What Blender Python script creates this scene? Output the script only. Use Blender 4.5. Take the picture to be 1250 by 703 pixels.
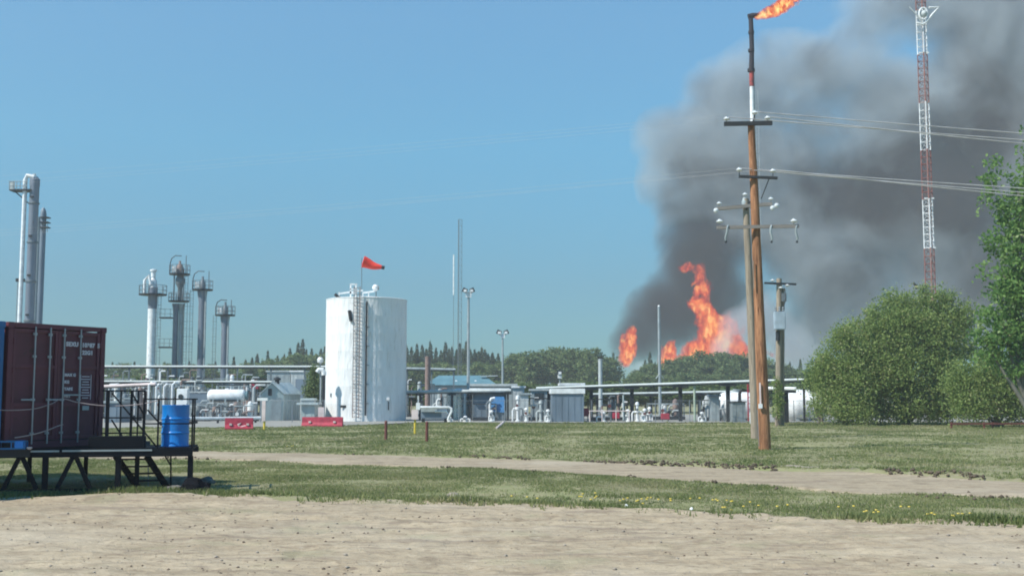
import bpy, bmesh, math, random
import numpy as np
from mathutils import Vector, Matrix
from mathutils import noise as mnoise

for _o in list(bpy.data.objects):
    bpy.data.objects.remove(_o)
SC = bpy.context.scene
R = math.radians
PI = math.pi

# ------------------------------------------------------------------ camera
EYE = 2.0
FOC = 1400.0
PITCH = math.atan(133.5 / FOC)
cam_d = bpy.data.cameras.new('camera')
cam_d.sensor_width = 36
cam_d.lens = 36 * FOC / 1250
cam_d.clip_start = 0.1
cam_d.clip_end = 9000
cam = bpy.data.objects.new('camera', cam_d)
cam.location = (0, 0, EYE)
cam.rotation_euler = (PI / 2 + PITCH, 0, 0)
SC.collection.objects.link(cam)
SC.camera = cam

# ------------------------------------------------------------------ light
SUN_AZ = 60      # degrees left of straight-behind-the-camera
SUN_EL = 48
to_sun = Vector((-math.sin(R(SUN_AZ)) * math.cos(R(SUN_EL)), -math.cos(R(SUN_AZ)) * math.cos(R(SUN_EL)), math.sin(R(SUN_EL))))
sun_d = bpy.data.lights.new('sun', 'SUN')
sun_d.energy = 5.0
sun_d.angle = R(0.53)
sun_d.color = (1.0, 0.95, 0.87)
sun = bpy.data.objects.new('sun', sun_d)
sun.rotation_euler = to_sun.to_track_quat('Z', 'Y').to_euler()
sun.location = (-30, -20, 60)
SC.collection.objects.link(sun)

world = bpy.data.worlds.new('World')
SC.world = world
world.use_nodes = True
wn = world.node_tree
wn.nodes.clear()
wo = wn.nodes.new('ShaderNodeOutputWorld')
bg = wn.nodes.new('ShaderNodeBackground')
sky = wn.nodes.new('ShaderNodeTexSky')
sky.sky_type = 'NISHITA'
sky.sun_disc = False
sky.sun_elevation = R(SUN_EL)
sky.sun_rotation = math.atan2(to_sun.x, to_sun.y)
sky.air_density = 1.0
sky.dust_density = 0.3
sky.ozone_density = 3.0
bg.inputs['Strength'].default_value = 0.13
tint = wn.nodes.new('ShaderNodeMix')
tint.data_type = 'RGBA'
tint.blend_type = 'MULTIPLY'
tint.inputs[0].default_value = 1.0
tint.inputs[7].default_value = (0.72, 0.90, 0.98, 1)
# the whole sky keeps one even blue: the band near the horizon is as deep as the rest (dry, clear air above the haze)
wtc = wn.nodes.new('ShaderNodeTexCoord')
wsp = wn.nodes.new('ShaderNodeSeparateXYZ')
wrp = wn.nodes.new('ShaderNodeValToRGB')
wn.links.new(wtc.outputs['Generated'], wsp.inputs[0])
wn.links.new(wsp.outputs[2], wrp.inputs[0])
SKYR = [(0.0, (.24, .35, .39)), (.095, (.25, .44, .48)), (.215, (.21, .73, .77)), (.34, (.15, .80, .92))]
while len(wrp.color_ramp.elements) < 4:
    wrp.color_ramp.elements.new(.5)
for _e, (_p, _c) in zip(wrp.color_ramp.elements, SKYR):
    _e.position = _p
    _e.color = (*_c, 1)
tint2 = wn.nodes.new('ShaderNodeMix')
tint2.data_type = 'RGBA'
tint2.blend_type = 'MULTIPLY'
tint2.inputs[0].default_value = 1.0
wn.links.new(wrp.outputs[0], tint2.inputs[7])
wn.links.new(tint.outputs[2], tint2.inputs[6])
wn.links.new(sky.outputs[0], tint.inputs[6])
wn.links.new(tint2.outputs[2], bg.inputs[0])
wn.links.new(bg.outputs[0], wo.inputs[0])

SC.view_settings.view_transform = 'Standard'
SC.view_settings.look = 'None'
SC.view_settings.exposure = 0.36
SC.view_settings.gamma = 1.0
SC.render.engine = 'CYCLES'
SC.cycles.use_denoising = True
SC.cycles.filter_width = 1.9      # the phone picture is soft
SC.cycles.max_bounces = 6
SC.cycles.diffuse_bounces = 2
SC.cycles.glossy_bounces = 2
SC.cycles.transparent_max_bounces = 24
SC.cycles.volume_bounces = 1
SC.cycles.volume_max_steps = 256
SC.cycles.caustics_reflective = False
SC.cycles.caustics_refractive = False

# ------------------------------------------------------------------ helpers
cp_, sp_ = math.cos(PITCH), math.sin(PITCH)


def at(px, py, Y):
    """photo pixel + distance north of the camera -> point in the place"""
    u = 351.5 - py
    dy = FOC * cp_ - u * sp_
    dz = FOC * sp_ + u * cp_
    t = Y / dy
    return Vector(((px - 625) * t, Y, EYE + dz * t))


def gnd(px, py, z=0.0):
    u = 351.5 - py
    dy = FOC * cp_ - u * sp_
    dz = FOC * sp_ + u * cp_
    t = (z - EYE) / dz
    return Vector(((px - 625) * t, dy * t, z))


def mpp(Y):
    return Y / FOC


C = SC.collection
HAZE = .00046


def link(o, parent=None):
    C.objects.link(o)
    if parent is not None:
        o.parent = parent
    return o


def mat_of(o):
    m = Matrix.Translation(o.location) @ o.rotation_euler.to_matrix().to_4x4()
    return mat_of(o.parent) @ m if o.parent else m


def tag(o, label=None, cat=None, group=None, kind=None):
    if label:
        o['label'] = label
    if cat:
        o['category'] = cat
    if group:
        o['group'] = group
    if kind:
        o['kind'] = kind
    return o


def thing(name, loc, label, cat, group=None, rz=0.0):
    o = bpy.data.objects.new(name, None)
    o.empty_display_size = 0.3
    o.location = loc
    o.rotation_euler = (0, 0, rz)
    link(o)
    return tag(o, label, cat, group)


class MB:
    """collects shapes; build() links them as one mesh object"""

    def __init__(s):
        s.v = []
        s.f = []

    def add(s, vs, fs):
        k = len(s.v)
        s.v += [Vector(v) for v in vs]
        s.f += [tuple(i + k for i in f) for f in fs]
        return s

    def box(s, c, d, rot=None):
        x, y, z = d[0] / 2, d[1] / 2, d[2] / 2
        vs = [Vector((i, j, k)) for i in (-x, x) for j in (-y, y) for k in (-z, z)]
        if rot is not None:
            vs = [rot @ v for v in vs]
        c = Vector(c)
        return s.add([v + c for v in vs], [(0, 1, 3, 2), (4, 6, 7, 5), (0, 4, 5, 1), (2, 3, 7, 6), (0, 2, 6, 4), (1, 5, 7, 3)])

    def box2(s, a, b):
        a, b = Vector(a), Vector(b)
        return s.box((a + b) / 2, (abs(b.x - a.x), abs(b.y - a.y), abs(b.z - a.z)))

    def beam(s, a, b, w, h):
        """rectangular bar from a to b, w sideways, h up"""
        a, b = Vector(a), Vector(b)
        d = (b - a)
        L = d.length
        d.normalize()
        up = Vector((0, 0, 1)) if abs(d.z) < 0.95 else Vector((0, 1, 0))
        sd = d.cross(up).normalized()
        up = sd.cross(d).normalized()
        m = Matrix((sd, d, up)).transposed()
        return s.box((a + b) / 2, (w, L, h), m)

    def cone(s, a, b, ra, rb, n=10, caps=True):
        a, b = Vector(a), Vector(b)
        d = (b - a).normalized()
        up = Vector((0, 0, 1)) if abs(d.z) < 0.9 else Vector((1, 0, 0))
        e1 = d.cross(up).normalized()
        e2 = d.cross(e1).normalized()
        vs = []
        for p, r in ((a, ra), (b, rb)):
            for i in range(n):
                t = 2 * PI * i / n
                vs.append(p + (e1 * math.cos(t) + e2 * math.sin(t)) * r)
        fs = [(i, (i + 1) % n, n + (i + 1) % n, n + i) for i in range(n)]
        if caps:
            fs.append(tuple(range(n - 1, -1, -1)))
            fs.append(tuple(range(n, 2 * n)))
        return s.add(vs, fs)

    def rod(s, a, b, r, n=6):
        return s.cone(a, b, r, r, n)

    def tube(s, pts, r, n=8, radii=None):
        """one continuous bent tube"""
        pts = [Vector(p) for p in pts]
        vs, fs = [], []
        prev = None
        for i, p in enumerate(pts):
            d = (pts[min(i + 1, len(pts) - 1)] - pts[max(i - 1, 0)]).normalized()
            if prev is None:
                up = Vector((0, 0, 1)) if abs(d.z) < 0.9 else Vector((1, 0, 0))
                e1 = d.cross(up).normalized()
            else:
                e1 = (prev - d * prev.dot(d)).normalized()
            prev = e1
            e2 = d.cross(e1)
            rr = radii[i] if radii else r
            for k in range(n):
                t = 2 * PI * k / n
                vs.append(p + (e1 * math.cos(t) + e2 * math.sin(t)) * rr)
        for i in range(len(pts) - 1):
            for k in range(n):
                fs.append((i * n + k, i * n + (k + 1) % n, (i + 1) * n + (k + 1) % n, (i + 1) * n + k))
        fs.append(tuple(range(n - 1, -1, -1)))
        m = (len(pts) - 1) * n
        fs.append(tuple(range(m, m + n)))
        return s.add(vs, fs)

    def lathe(s, base, prof, n=16, axis='Z'):
        """prof: list of (radius, height)"""
        base = Vector(base)
        vs, fs = [], []
        for r, z in prof:
            for i in range(n):
                t = 2 * PI * i / n
                a, b = r * math.cos(t), r * math.sin(t)
                vs.append(base + (Vector((a, b, z)) if axis == 'Z' else Vector((z, a, b)) if axis == 'X' else Vector((a, z, b))))
        for j in range(len(prof) - 1):
            for i in range(n):
                fs.append((j * n + i, j * n + (i + 1) % n, (j + 1) * n + (i + 1) % n, (j + 1) * n + i))
        fs.append(tuple(range(n - 1, -1, -1)))
        m = (len(prof) - 1) * n
        fs.append(tuple(range(m, m + n)))
        return s.add(vs, fs)

    def build(s, name, mat, parent=None, local=False, smooth=35, bevel=0, origin=None):
        vs = s.v
        me = bpy.data.meshes.new(name)
        o = bpy.data.objects.new(name, me)
        link(o, parent)
        if parent is None:
            if origin is None:
                zs = min(v.z for v in vs)
                origin = Vector((sum(v.x for v in vs) / len(vs), sum(v.y for v in vs) / len(vs), zs))
            o.location = origin
            vs = [v - Vector(origin) for v in vs]
        elif not local:
            inv = mat_of(parent).inverted()
            vs = [inv @ v for v in vs]
        me.from_pydata([tuple(v) for v in vs], [], s.f)
        bm = bmesh.new()
        bm.from_mesh(me)
        bmesh.ops.recalc_face_normals(bm, faces=bm.faces)
        if bevel:
            es = [e for e in bm.edges if len(e.link_faces) == 2 and e.calc_face_angle(0) > 0.6]
            bmesh.ops.bevel(bm, geom=es, offset=bevel, segments=2, affect='EDGES', clamp_overlap=True)
        bm.to_mesh(me)
        bm.free()
        if mat:
            me.materials.append(mat)
        if smooth:
            me.polygons.foreach_set('use_smooth', [True] * len(me.polygons))
            me.set_sharp_from_angle(angle=R(smooth))
        me.update()
        return o


def clone(o, parent=None):
    c = o.copy()
    link(c, parent)
    for ch in o.children:
        clone(ch, c)
    return c


# ------------------------------------------------------------------ node helpers
class NT:
    def __init__(s, tree):
        s.t = tree

    def n(s, kind, **kw):
        nd = s.t.nodes.new(kind)
        for k, v in kw.items():
            setattr(nd, k, v)
        return nd

    def put(s, sock, v):
        if isinstance(v, bpy.types.NodeSocket):
            s.t.links.new(v, sock)
        else:
            sock.default_value = v

    def m(s, op, a, b=None, c=None, clamp=False):
        nd = s.n('ShaderNodeMath', operation=op, use_clamp=clamp)
        for i, v in enumerate((a, b, c)):
            if v is not None:
                s.put(nd.inputs[i], v)
        return nd.outputs[0]

    def vm(s, op, a, b=None, out=0):
        nd = s.n('ShaderNodeVectorMath', operation=op)
        s.put(nd.inputs[0], a)
        if b is not None:
            s.put(nd.inputs[1], b)
        return nd.outputs['Value'] if op in ('DOT_PRODUCT', 'LENGTH') else nd.outputs[0]

    def noise(s, vec, scale, detail=3, rough=.55, dist=0.0):
        nd = s.n('ShaderNodeTexNoise')
        s.put(nd.inputs['Vector'], vec)
        nd.inputs['Scale'].default_value = scale
        nd.inputs['Detail'].default_value = detail
        nd.inputs['Roughness'].default_value = rough
        nd.inputs['Distortion'].default_value = dist
        return nd.outputs[0]

    def mix(s, f, a, b, mode='MIX'):
        nd = s.n('ShaderNodeMix', data_type='RGBA', blend_type=mode)
        s.put(nd.inputs[0], f)
        for i, v in ((6, a), (7, b)):
            if isinstance(v, tuple) and len(v) == 3:
                v = (*v, 1)
            s.put(nd.inputs[i], v)
        return nd.outputs[2]

    def ramp(s, f, stops):
        nd = s.n('ShaderNodeValToRGB')
        s.put(nd.inputs[0], f)
        els = nd.color_ramp.elements
        while len(els) < len(stops):
            els.new(0.5)
        for e, (p, c) in zip(els, stops):
            e.position = p
            e.color = (*c, 1) if len(c) == 3 else c
        return nd.outputs[0]

    def remap(s, v, a, b, c=0.0, d=1.0, smooth=False):
        nd = s.n('ShaderNodeMapRange')
        if smooth:
            nd.interpolation_type = 'SMOOTHSTEP'
        s.put(nd.inputs[0], v)
        nd.inputs[1].default_value = a
        nd.inputs[2].default_value = b
        nd.inputs[3].default_value = c
        nd.inputs[4].default_value = d
        return nd.outputs[0]


def new_mat(name):
    m = bpy.data.materials.new(name)
    m.use_nodes = True
    m.node_tree.nodes.clear()
    nt = NT(m.node_tree)
    out = nt.n('ShaderNodeOutputMaterial')
    return m, nt, out


def scaled(c, k):
    return tuple(min(1, x * k) for x in c)


def mk(name, col, rough=.6, metal=0.0, var=.18, scale=2.0, bump=0.0, bscale=20, wear=None, wear_amt=.55, stretch=(1, 1, 1), spec=.4):
    """painted / plain surface: mottled colour, optional wear colour, fine relief"""
    m, nt, out = new_mat(name)
    tc = nt.n('ShaderNodeTexCoord').outputs['Object']
    v = nt.vm('MULTIPLY', tc, stretch)
    n1 = nt.noise(v, scale, 4)
    c = nt.mix(nt.remap(n1, .3, .7), scaled(col, 1 - var), scaled(col, 1 + var))
    if wear:
        n2 = nt.noise(v, scale * 2.7, 5, .65)
        c = nt.mix(nt.remap(n2, wear_amt, wear_amt + .12), c, wear)
    b = nt.n('ShaderNodeBsdfPrincipled')
    nt.put(b.inputs['Base Color'], c)
    nt.put(b.inputs['Roughness'], nt.remap(n1, .3, .7, max(0, rough - .08), min(1, rough + .08)))
    b.inputs['Metallic'].default_value = metal
    b.inputs['Specular IOR Level'].default_value = spec
    if bump:
        bp = nt.n('ShaderNodeBump')
        bp.inputs['Strength'].default_value = 1
        bp.inputs['Distance'].default_value = bump
        nt.put(bp.inputs['Height'], nt.noise(v, bscale, 4))
        nt.put(b.inputs['Normal'], bp.outputs[0])
    nt.put(out.inputs[0], b.outputs[0])
    return m


M = {}
M['white'] = mk('white_paint', (.78, .80, .80), .45, wear=(.45, .42, .38), wear_amt=.66)
M['offwhite'] = mk('offwhite_paint', (.46, .50, .50), .5, wear=(.33, .32, .30), wear_amt=.6)
M['tank'] = mk('tank_paint', (.80, .81, .80), .5, var=.08, scale=.8, bump=.10, bscale=1.8, wear=(.64, .63, .60), wear_amt=.57, stretch=(1.8, 1.8, .35))
M['grey'] = mk('grey_steel', (.17, .20, .22), .5, metal=.3, wear=(.2, .17, .14), wear_amt=.6)
M['lgrey'] = mk('light_grey_steel', (.34, .39, .40), .5, metal=.2, wear=(.25, .22, .2), wear_amt=.6)
M['dark'] = mk('dark_steel', (.018, .022, .028), .6)
M['black'] = mk('black_paint', (.006, .009, .014), .7, spec=.12, wear=(.014, .014, .016), wear_amt=.62, scale=3)
M['galv'] = mk('galvanised_steel', (.34, .37, .40), .42, metal=.6, scale=4)
M['col'] = mk('column_cladding', (.20, .23, .28), .5, metal=.2, scale=.7, stretch=(1, 1, .3), wear=(.16, .13, .13), wear_amt=.58)
M['brown'] = mk('rusty_brown', (.26, .19, .17), .7, wear=(.13, .08, .06))
M['rust'] = mk('rust_red', (.15, .05, .04), .7)
M['red'] = mk('red_paint', (.42, .04, .07), .5, var=.25, scale=3, wear=(.45, .22, .2), wear_amt=.62)
M['towerred'] = mk('tower_red', (.26, .10, .085), .7, wear=(.36, .26, .24), wear_amt=.56, scale=.8)
M['flarered'] = mk('flare_red', (.38, .06, .05), .6, wear=(.05, .04, .05), wear_amt=.5, scale=1.2)
M['soot'] = mk('soot', (.028, .026, .035), .8, wear=(.14, .04, .04), wear_amt=.6, scale=1.5)
M['maroon'] = mk('maroon_paint', (.12, .034, .05), .5, var=.2, scale=1.2, wear=(.05, .02, .02), wear_amt=.62)
M['maroon2'] = mk('maroon_panel', (.10, .028, .042), .5, var=.25, scale=1.6, wear=(.05, .028, .028), wear_amt=.6)
M['blue'] = mk('blue_container_paint', (.02, .12, .30), .5, scale=1)
M['drum'] = mk('blue_drum_paint', (.012, .22, .66), .35, var=.08, scale=2, wear=(.02, .1, .4), wear_amt=.66, spec=.5)
M['pole'] = mk('brown_pole_wood', (.34, .17, .09), .85, spec=.15, var=.55, scale=2.2, bump=.01, bscale=6, stretch=(5, 5, .35), wear=(.10, .045, .028), wear_amt=.53)
M['poleg'] = mk('grey_pole_wood', (.30, .25, .19), .9, var=.3, scale=2, bump=.01, bscale=8, stretch=(5, 5, .3), wear=(.15, .12, .09))
M['arm'] = mk('crossarm_wood', (.24, .22, .2), .9, scale=4, stretch=(.5, 4, 4))
M['armd'] = mk('dark_crossarm_wood', (.035, .04, .045), .9, scale=4)
M['porc'] = mk('insulator_glaze', (.72, .75, .76), .25, spec=.6, var=.05)
M['wire'] = mk('aluminium_wire', (.58, .57, .57), .5, metal=.3)
M['rope'] = mk('pale_rope', (.34, .29, .29), .9)
M['letter'] = mk('pale_lettering', (.62, .60, .64), .7, var=.1)
M['yellow'] = mk('yellow_paint', (.70, .52, .06), .5)
M['sock'] = mk('windsock_fabric', (.80, .05, .03), .7, var=.12, scale=4)
M['pinkwhite'] = mk('faded_sign_white', (.72, .60, .58), .6)
M['shed'] = mk('pale_green_cladding', (.38, .46, .46), .55, scale=1.5, stretch=(1, 1, .3))
M['roof'] = mk('pale_roof_metal', (.55, .62, .62), .4, metal=.2, scale=1.5)
M['bluegrey'] = mk('blue_grey_cladding', (.16, .21, .26), .5, scale=1.2, stretch=(1, 1, .2))
M['teal'] = mk('teal_roof', (.11, .22, .26), .5, scale=.8)
M['bark'] = mk('bark', (.13, .11, .09), .9, bump=.02, bscale=6, stretch=(3, 3, .6))
M['rockp'] = mk('pale_rock', (.30, .26, .21), .9, var=.35, scale=4, bump=.03, bscale=9)
M['rockg'] = mk('grey_rock', (.15, .14, .13), .9, var=.35, scale=4, bump=.03, bscale=9)
M['rubber'] = mk('black_rubber', (.008, .009, .012), .95, spec=.05, bump=.01, bscale=8)
M['glass'] = mk('dark_glass', (.03, .04, .05), .15)
M['mixblue'] = mk('tarp_blue', (.03, .16, .36), .6)

# ------------------------------------------------------------------ ground
rng = np.random.default_rng(7)
_perm = rng.random((256, 256))


def vnoise(x, y, s):
    x = np.asarray(x, float) / s
    y = np.asarray(y, float) / s
    xi, yi = np.floor(x).astype(int), np.floor(y).astype(int)
    fx, fy = x - xi, y - yi
    fx = fx * fx * (3 - 2 * fx)
    fy = fy * fy * (3 - 2 * fy)
    g = lambda i, j: _perm[i % 256, j % 256]
    return (g(xi, yi) * (1 - fx) + g(xi + 1, yi) * fx) * (1 - fy) + (g(xi, yi + 1) * (1 - fx) + g(xi + 1, yi + 1) * fx) * fy - .5


def interp(pts, x):
    xs, ys = zip(*pts)
    return np.interp(x, xs, ys)


def edge_pts(pix):
    out = []
    for px, py in pix:
        p = gnd(px, py)
        out.append((p.x, p.y))
    return sorted(out)


LOT_FAR = edge_pts([(-150, 611), (0, 609), (120, 606), (250, 606), (400, 611), (600, 614), (760, 621), (900, 628), (1060, 635), (1250, 641), (1400, 646)])
ROAD_NEAR = [(-60, 62), (-30, 48.5), *edge_pts([(120, 561), (250, 560), (400, 566), (600, 573), (760, 583), (880, 590), (980, 596), (1060, 603), (1150, 604), (1250, 605)]), (20, 20.5), (32, 17.5)]
ROAD_FAR = [(-60, 72), (-30, 56), *edge_pts([(120, 549.5), (250, 550.5), (400, 553.5), (600, 559.5), (760, 566), (900, 572), (1050, 578), (1250, 589)]), (20, 23.4), (32, 19.8)]


def lot_far(x):
    return interp(LOT_FAR, x)


def road_near(x):
    return interp(ROAD_NEAR, x)


def road_far(x):
    return interp(ROAD_FAR, x)


def sstep(a, b, v):
    t = np.clip((v - a) / (b - a), 0, 1)
    return t * t * (3 - 2 * t)


def height(x, y):
    x = np.asarray(x, float)
    y = np.asarray(y, float)
    near = 1 - sstep(70, 95, y)
    lf, rn, rf = lot_far(x), road_near(x), road_far(x)
    lot = 1 - sstep(lf - .5, lf + .3, y)
    road = sstep(rn - .4, rn + .3, y) * (1 - sstep(rf - .3, rf + .3, y))
    h = vnoise(x, y, 6) * .10 + vnoise(x + 9, y, 1.7) * .05
    grass = h * (1 - lot) * (1 - road)
    rut = vnoise(x + y * .25, y * 3.6, 2.4) * .045 + vnoise(x, y * 2.5, .7) * .045 + vnoise(x, y * 1.5, .21) * .026 + vnoise(x, y, .1) * .014 + np.exp(-((y - 19.2 + x * .05) / .35) ** 2) * (vnoise(x, y * 2, .4) * .12 - .03)
    berm = np.exp(-((y - rf - .35) / .4) ** 2) * (.10 + vnoise(x, y, .5) * .12) * sstep(-6, 4, x)
    lip = np.exp(-((y - lf) / .35) ** 2) * (.05 + vnoise(x, y, .6) * .07)
    mound = np.exp(-((x + 7.2) / 1.9) ** 2 - ((y - 22.6) / .55) ** 2) * .13
    return (grass + rut * lot + (vnoise(x, y * 2, 1.3) * .04 + vnoise(x, y, .3) * .015) * road + berm + lip + mound) * near


def H(x, y):
    return float(height(x, y))


def attr_mesh(name, V, F, mat, shade=None):
    me = bpy.data.meshes.new(name)
    me.vertices.add(len(V))
    me.vertices.foreach_set('co', np.asarray(V, np.float32).ravel())
    F = np.asarray(F, np.int32)
    k = F.shape[1]
    me.loops.add(F.size)
    me.loops.foreach_set('vertex_index', F.ravel())
    me.polygons.add(len(F))
    me.polygons.foreach_set('loop_start', np.arange(0, F.size, k, dtype=np.int32))
    me.polygons.foreach_set('loop_total', np.full(len(F), k, np.int32))
    if shade is not None:
        a = me.attributes.new('shade', 'FLOAT', 'FACE')
        a.data.foreach_set('value', np.asarray(shade, np.float32))
    me.materials.append(mat)
    me.update(calc_edges=True)
    return me


def grid_faces(nx, ny):
    i, j = np.meshgrid(np.arange(nx - 1), np.arange(ny - 1), indexing='ij')
    a = (i * ny + j).ravel()
    return np.stack([a, a + ny, a + ny + 1, a + 1], 1)


def ground_mat(name, kind):
    m, nt, out = new_mat(name)
    P = nt.n('ShaderNodeNewGeometry').outputs['Position']
    big = nt.noise(P, .22, 4)
    mid = nt.noise(P, 1.3, 5, .6)
    fine = nt.noise(P, 9, 5, .65)
    vfine = nt.noise(P, 55, 3, .6)
    st = nt.noise(nt.vm('MULTIPLY', P, (.35, 1.7, 1)), 1.1, 5, .6)
    if kind == 'grass':
        c = nt.mix(nt.remap(mid, .35, .65), (.22, .25, .105), (.31, .29, .16))
        c = nt.mix(nt.remap(big, .4, .62), c, (.25, .24, .135))
        c = nt.mix(nt.remap(fine, .5, .68), c, (.30, .26, .19))
        bd = .03
    elif kind == 'yard':
        c = nt.mix(nt.remap(mid, .3, .7), (.24, .24, .22), (.34, .33, .30))
        bd = .01
    else:
        a, b, d = ((.45, .372, .262), (.35, .283, .196), (.22, .17, .115)) if kind == 'lot' else ((.41, .34, .24), (.33, .27, .19), (.18, .145, .10))
        c = nt.mix(nt.remap(st, .38, .62), b, a)
        c = nt.mix(nt.remap(mid, .54, .68, 0, .7), c, d)
        sk = nt.noise(nt.vm('MULTIPLY', P, (.8, 5, 1)), 1.6, 5, .7)
        c = nt.mix(nt.remap(sk, .56, .66, 0, .75), c, d)
        c = nt.mix(nt.remap(fine, .56, .74, 0, .8), c, d)
        bl = nt.noise(nt.vm('MULTIPLY', P, (1, 2.4, 1)), 4.5, 6, .75)
        c = nt.mix(nt.remap(bl, .55, .63, 0, .75), c, (.185, .14, .105))
        c = nt.mix(nt.remap(bl, .36, .44, .5, 0), c, (.46, .41, .33))
        sm_ = nt.noise(nt.vm('MULTIPLY', P, (.35, 2.6, 1)), 1.0, 4, .6)
        c = nt.mix(nt.remap(sm_, .56, .62, 0, .5), c, (.21, .165, .13))
        if kind == 'lot':
            c = nt.mix(nt.remap(nt.noise(P, .55, 5, .6), .56, .66, 0, .35), c, (.25, .265, .15))
        c = nt.mix(nt.remap(vfine, .6, .75, 0, .6), c, (.47, .42, .34))
        c = nt.mix(nt.remap(big, .52, .66, 0, .55), c, (.45, .39, .30))
        bd = .022
    b = nt.n('ShaderNodeBsdfPrincipled')
    nt.put(b.inputs['Base Color'], c)
    b.inputs['Roughness'].default_value = .95
    b.inputs['Specular IOR Level'].default_value = .15
    bp = nt.n('ShaderNodeBump')
    bp.inputs['Distance'].default_value = bd
    bp.inputs['Strength'].default_value = 1
    nt.put(bp.inputs['Height'], nt.m('ADD', fine, nt.m('MULTIPLY', vfine, .5)))
    nt.put(b.inputs['Normal'], bp.outputs[0])
    nt.put(out.inputs[0], b.outputs[0])
    return m


def sheet_object(name, me, kind='structure'):
    o = bpy.data.objects.new(name, me)
    o['kind'] = kind
    link(o)
    me.polygons.foreach_set('use_smooth', [True] * len(me.polygons))
    return o


xs = np.concatenate([[-3500, -1200, -400, -150, -80, -50], np.arange(-34, 34.01, .3), [50, 80, 150, 400, 1200, 3500]])
ys = np.concatenate([[-600, -200, -60, -20, 0, 5], np.arange(9, 62, .3), np.arange(62, 100, 1.5), [110, 130, 160, 220, 300, 400, 600, 1000, 2000, 4500]])
gx, gy = np.meshgrid(xs, ys, indexing='ij')
gz = height(gx, gy)
inlot = 1 - sstep(lot_far(gx) - .5, lot_far(gx) - .1, gy)
inroad = sstep(road_near(gx) + .1, road_near(gx) + .5, gy) * (1 - sstep(road_far(gx) - .5, road_far(gx) - .1, gy))
gz = gz - .12 * np.clip(inlot + inroad, 0, 1) - .06 * sstep(72, 80, gy)
sheet_object('ground', attr_mesh('ground', np.stack([gx, gy, gz], -1).reshape(-1, 3), grid_faces(len(xs), len(ys)), ground_mat('grass_soil', 'grass')))

# lot: strip grid between its near and far edges
lx = np.arange(-26, 26, .06)
lv = np.linspace(0, 1, 230)
LX, LV = np.meshgrid(lx, lv, indexing='ij')
far = lot_far(LX) + vnoise(LX, LX * 0 + 3, .9) * .5 + vnoise(LX, LX * 0 + 8, .25) * .22
LY = 8.5 + (far - 8.5) * LV
LZ = height(LX, LY) + .012 - .12 * sstep(.985, 1, LV)
sheet_object('dirt_lot', attr_mesh('dirt_lot', np.stack([LX, LY, LZ], -1).reshape(-1, 3), grid_faces(len(lx), len(lv)), ground_mat('lot_dirt', 'lot')))
bx = np.arange(-26, 26.1, 2)
BX, BY = np.meshgrid(bx, np.array([-60, -20, 0, 8.5]), indexing='ij')
BZ = np.where(BY > 8, height(BX, BY) + .012, .012)
sheet_object('dirt_lot', attr_mesh('dirt_lot', np.stack([BX, BY, BZ], -1).reshape(-1, 3), grid_faces(len(bx), 4), bpy.data.materials['lot_dirt']))

rx_ = np.arange(-58, 31, .15)
rv = np.linspace(0, 1, 46)
RX, RV = np.meshgrid(rx_, rv, indexing='ij')
rn = road_near(RX) + vnoise(RX, RX * 0 + 20, 1.4) * .7 + vnoise(RX, RX * 0 + 27, .35) * .25
rf = road_far(RX) + vnoise(RX, RX * 0 + 34, 1.6) * .45 + vnoise(RX, RX * 0 + 44, .4) * .2
RY = rn + (rf - rn) * RV
RZ = height(RX, RY) + .012 - .12 * (1 - sstep(0, .03, RV)) - .12 * sstep(.97, 1, RV)
sheet_object('dirt_road', attr_mesh('dirt_road', np.stack([RX, RY, RZ], -1).reshape(-1, 3), grid_faces(len(rx_), len(rv)), ground_mat('road_dirt', 'road')))

yx = np.arange(-130, 131, 2.0)
YX, YV = np.meshgrid(yx, np.linspace(0, 1, 30), indexing='ij')
ynear = np.interp(yx, [-130, -30, -19, -13, -8, 130], [76, 76, 77, 80, 92, 94])[:, None] + vnoise(YX, YX * 0, 4) * 1.2
YY = ynear + (136 - ynear) * YV ** 1.5
sheet_object('gravel_yard', attr_mesh('gravel_yard', np.stack([YX, YY, YX * 0 + .012], -1).reshape(-1, 3), grid_faces(len(yx), 30), ground_mat('yard_gravel', 'yard')))


def leaf_mat(name, stops, trans=.25, rough=.6):
    m, nt, out = new_mat(name)
    a = nt.n('ShaderNodeAttribute')
    a.attribute_name = 'shade'
    c = nt.ramp(a.outputs['Fac'], stops)
    b = nt.n('ShaderNodeBsdfPrincipled')
    nt.put(b.inputs['Base Color'], c)
    b.inputs['Roughness'].default_value = rough
    b.inputs['Specular IOR Level'].default_value = .25
    t = nt.n('ShaderNodeBsdfTranslucent')
    nt.put(t.inputs[0], c)
    mx = nt.n('ShaderNodeMixShader')
    mx.inputs[0].default_value = trans
    nt.put(mx.inputs[1], b.outputs[0])
    nt.put(mx.inputs[2], t.outputs[0])
    nt.put(out.inputs[0], mx.outputs[0])
    return m


M['grass'] = leaf_mat('grass_blades', [(0, (.14, .18, .06)), (.45, (.245, .28, .11)), (.75, (.35, .335, .17)), (1, (.42, .37, .26))], .45)


def quads(P, size, aspect=.55, up=None, flat=0.0):
    """leaf quads at P, random orientation -> verts, faces"""
    n = len(P)
    a = rng.normal(size=(n, 3))
    if up is not None:
        a = a * .8 + up
    a[:, 2] *= (1 - flat)
    a /= np.linalg.norm(a, axis=1)[:, None] + 1e-9
    b = rng.normal(size=(n, 3))
    b -= a * (a * b).sum(1)[:, None]
    b /= np.linalg.norm(b, axis=1)[:, None] + 1e-9
    s = np.asarray(size).reshape(-1, 1)
    V = np.stack([P - a * s, P + b * s * aspect, P + a * s, P - b * s * aspect], 1).reshape(-1, 3)
    F = np.arange(4 * n).reshape(n, 4)
    return V, F


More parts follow.
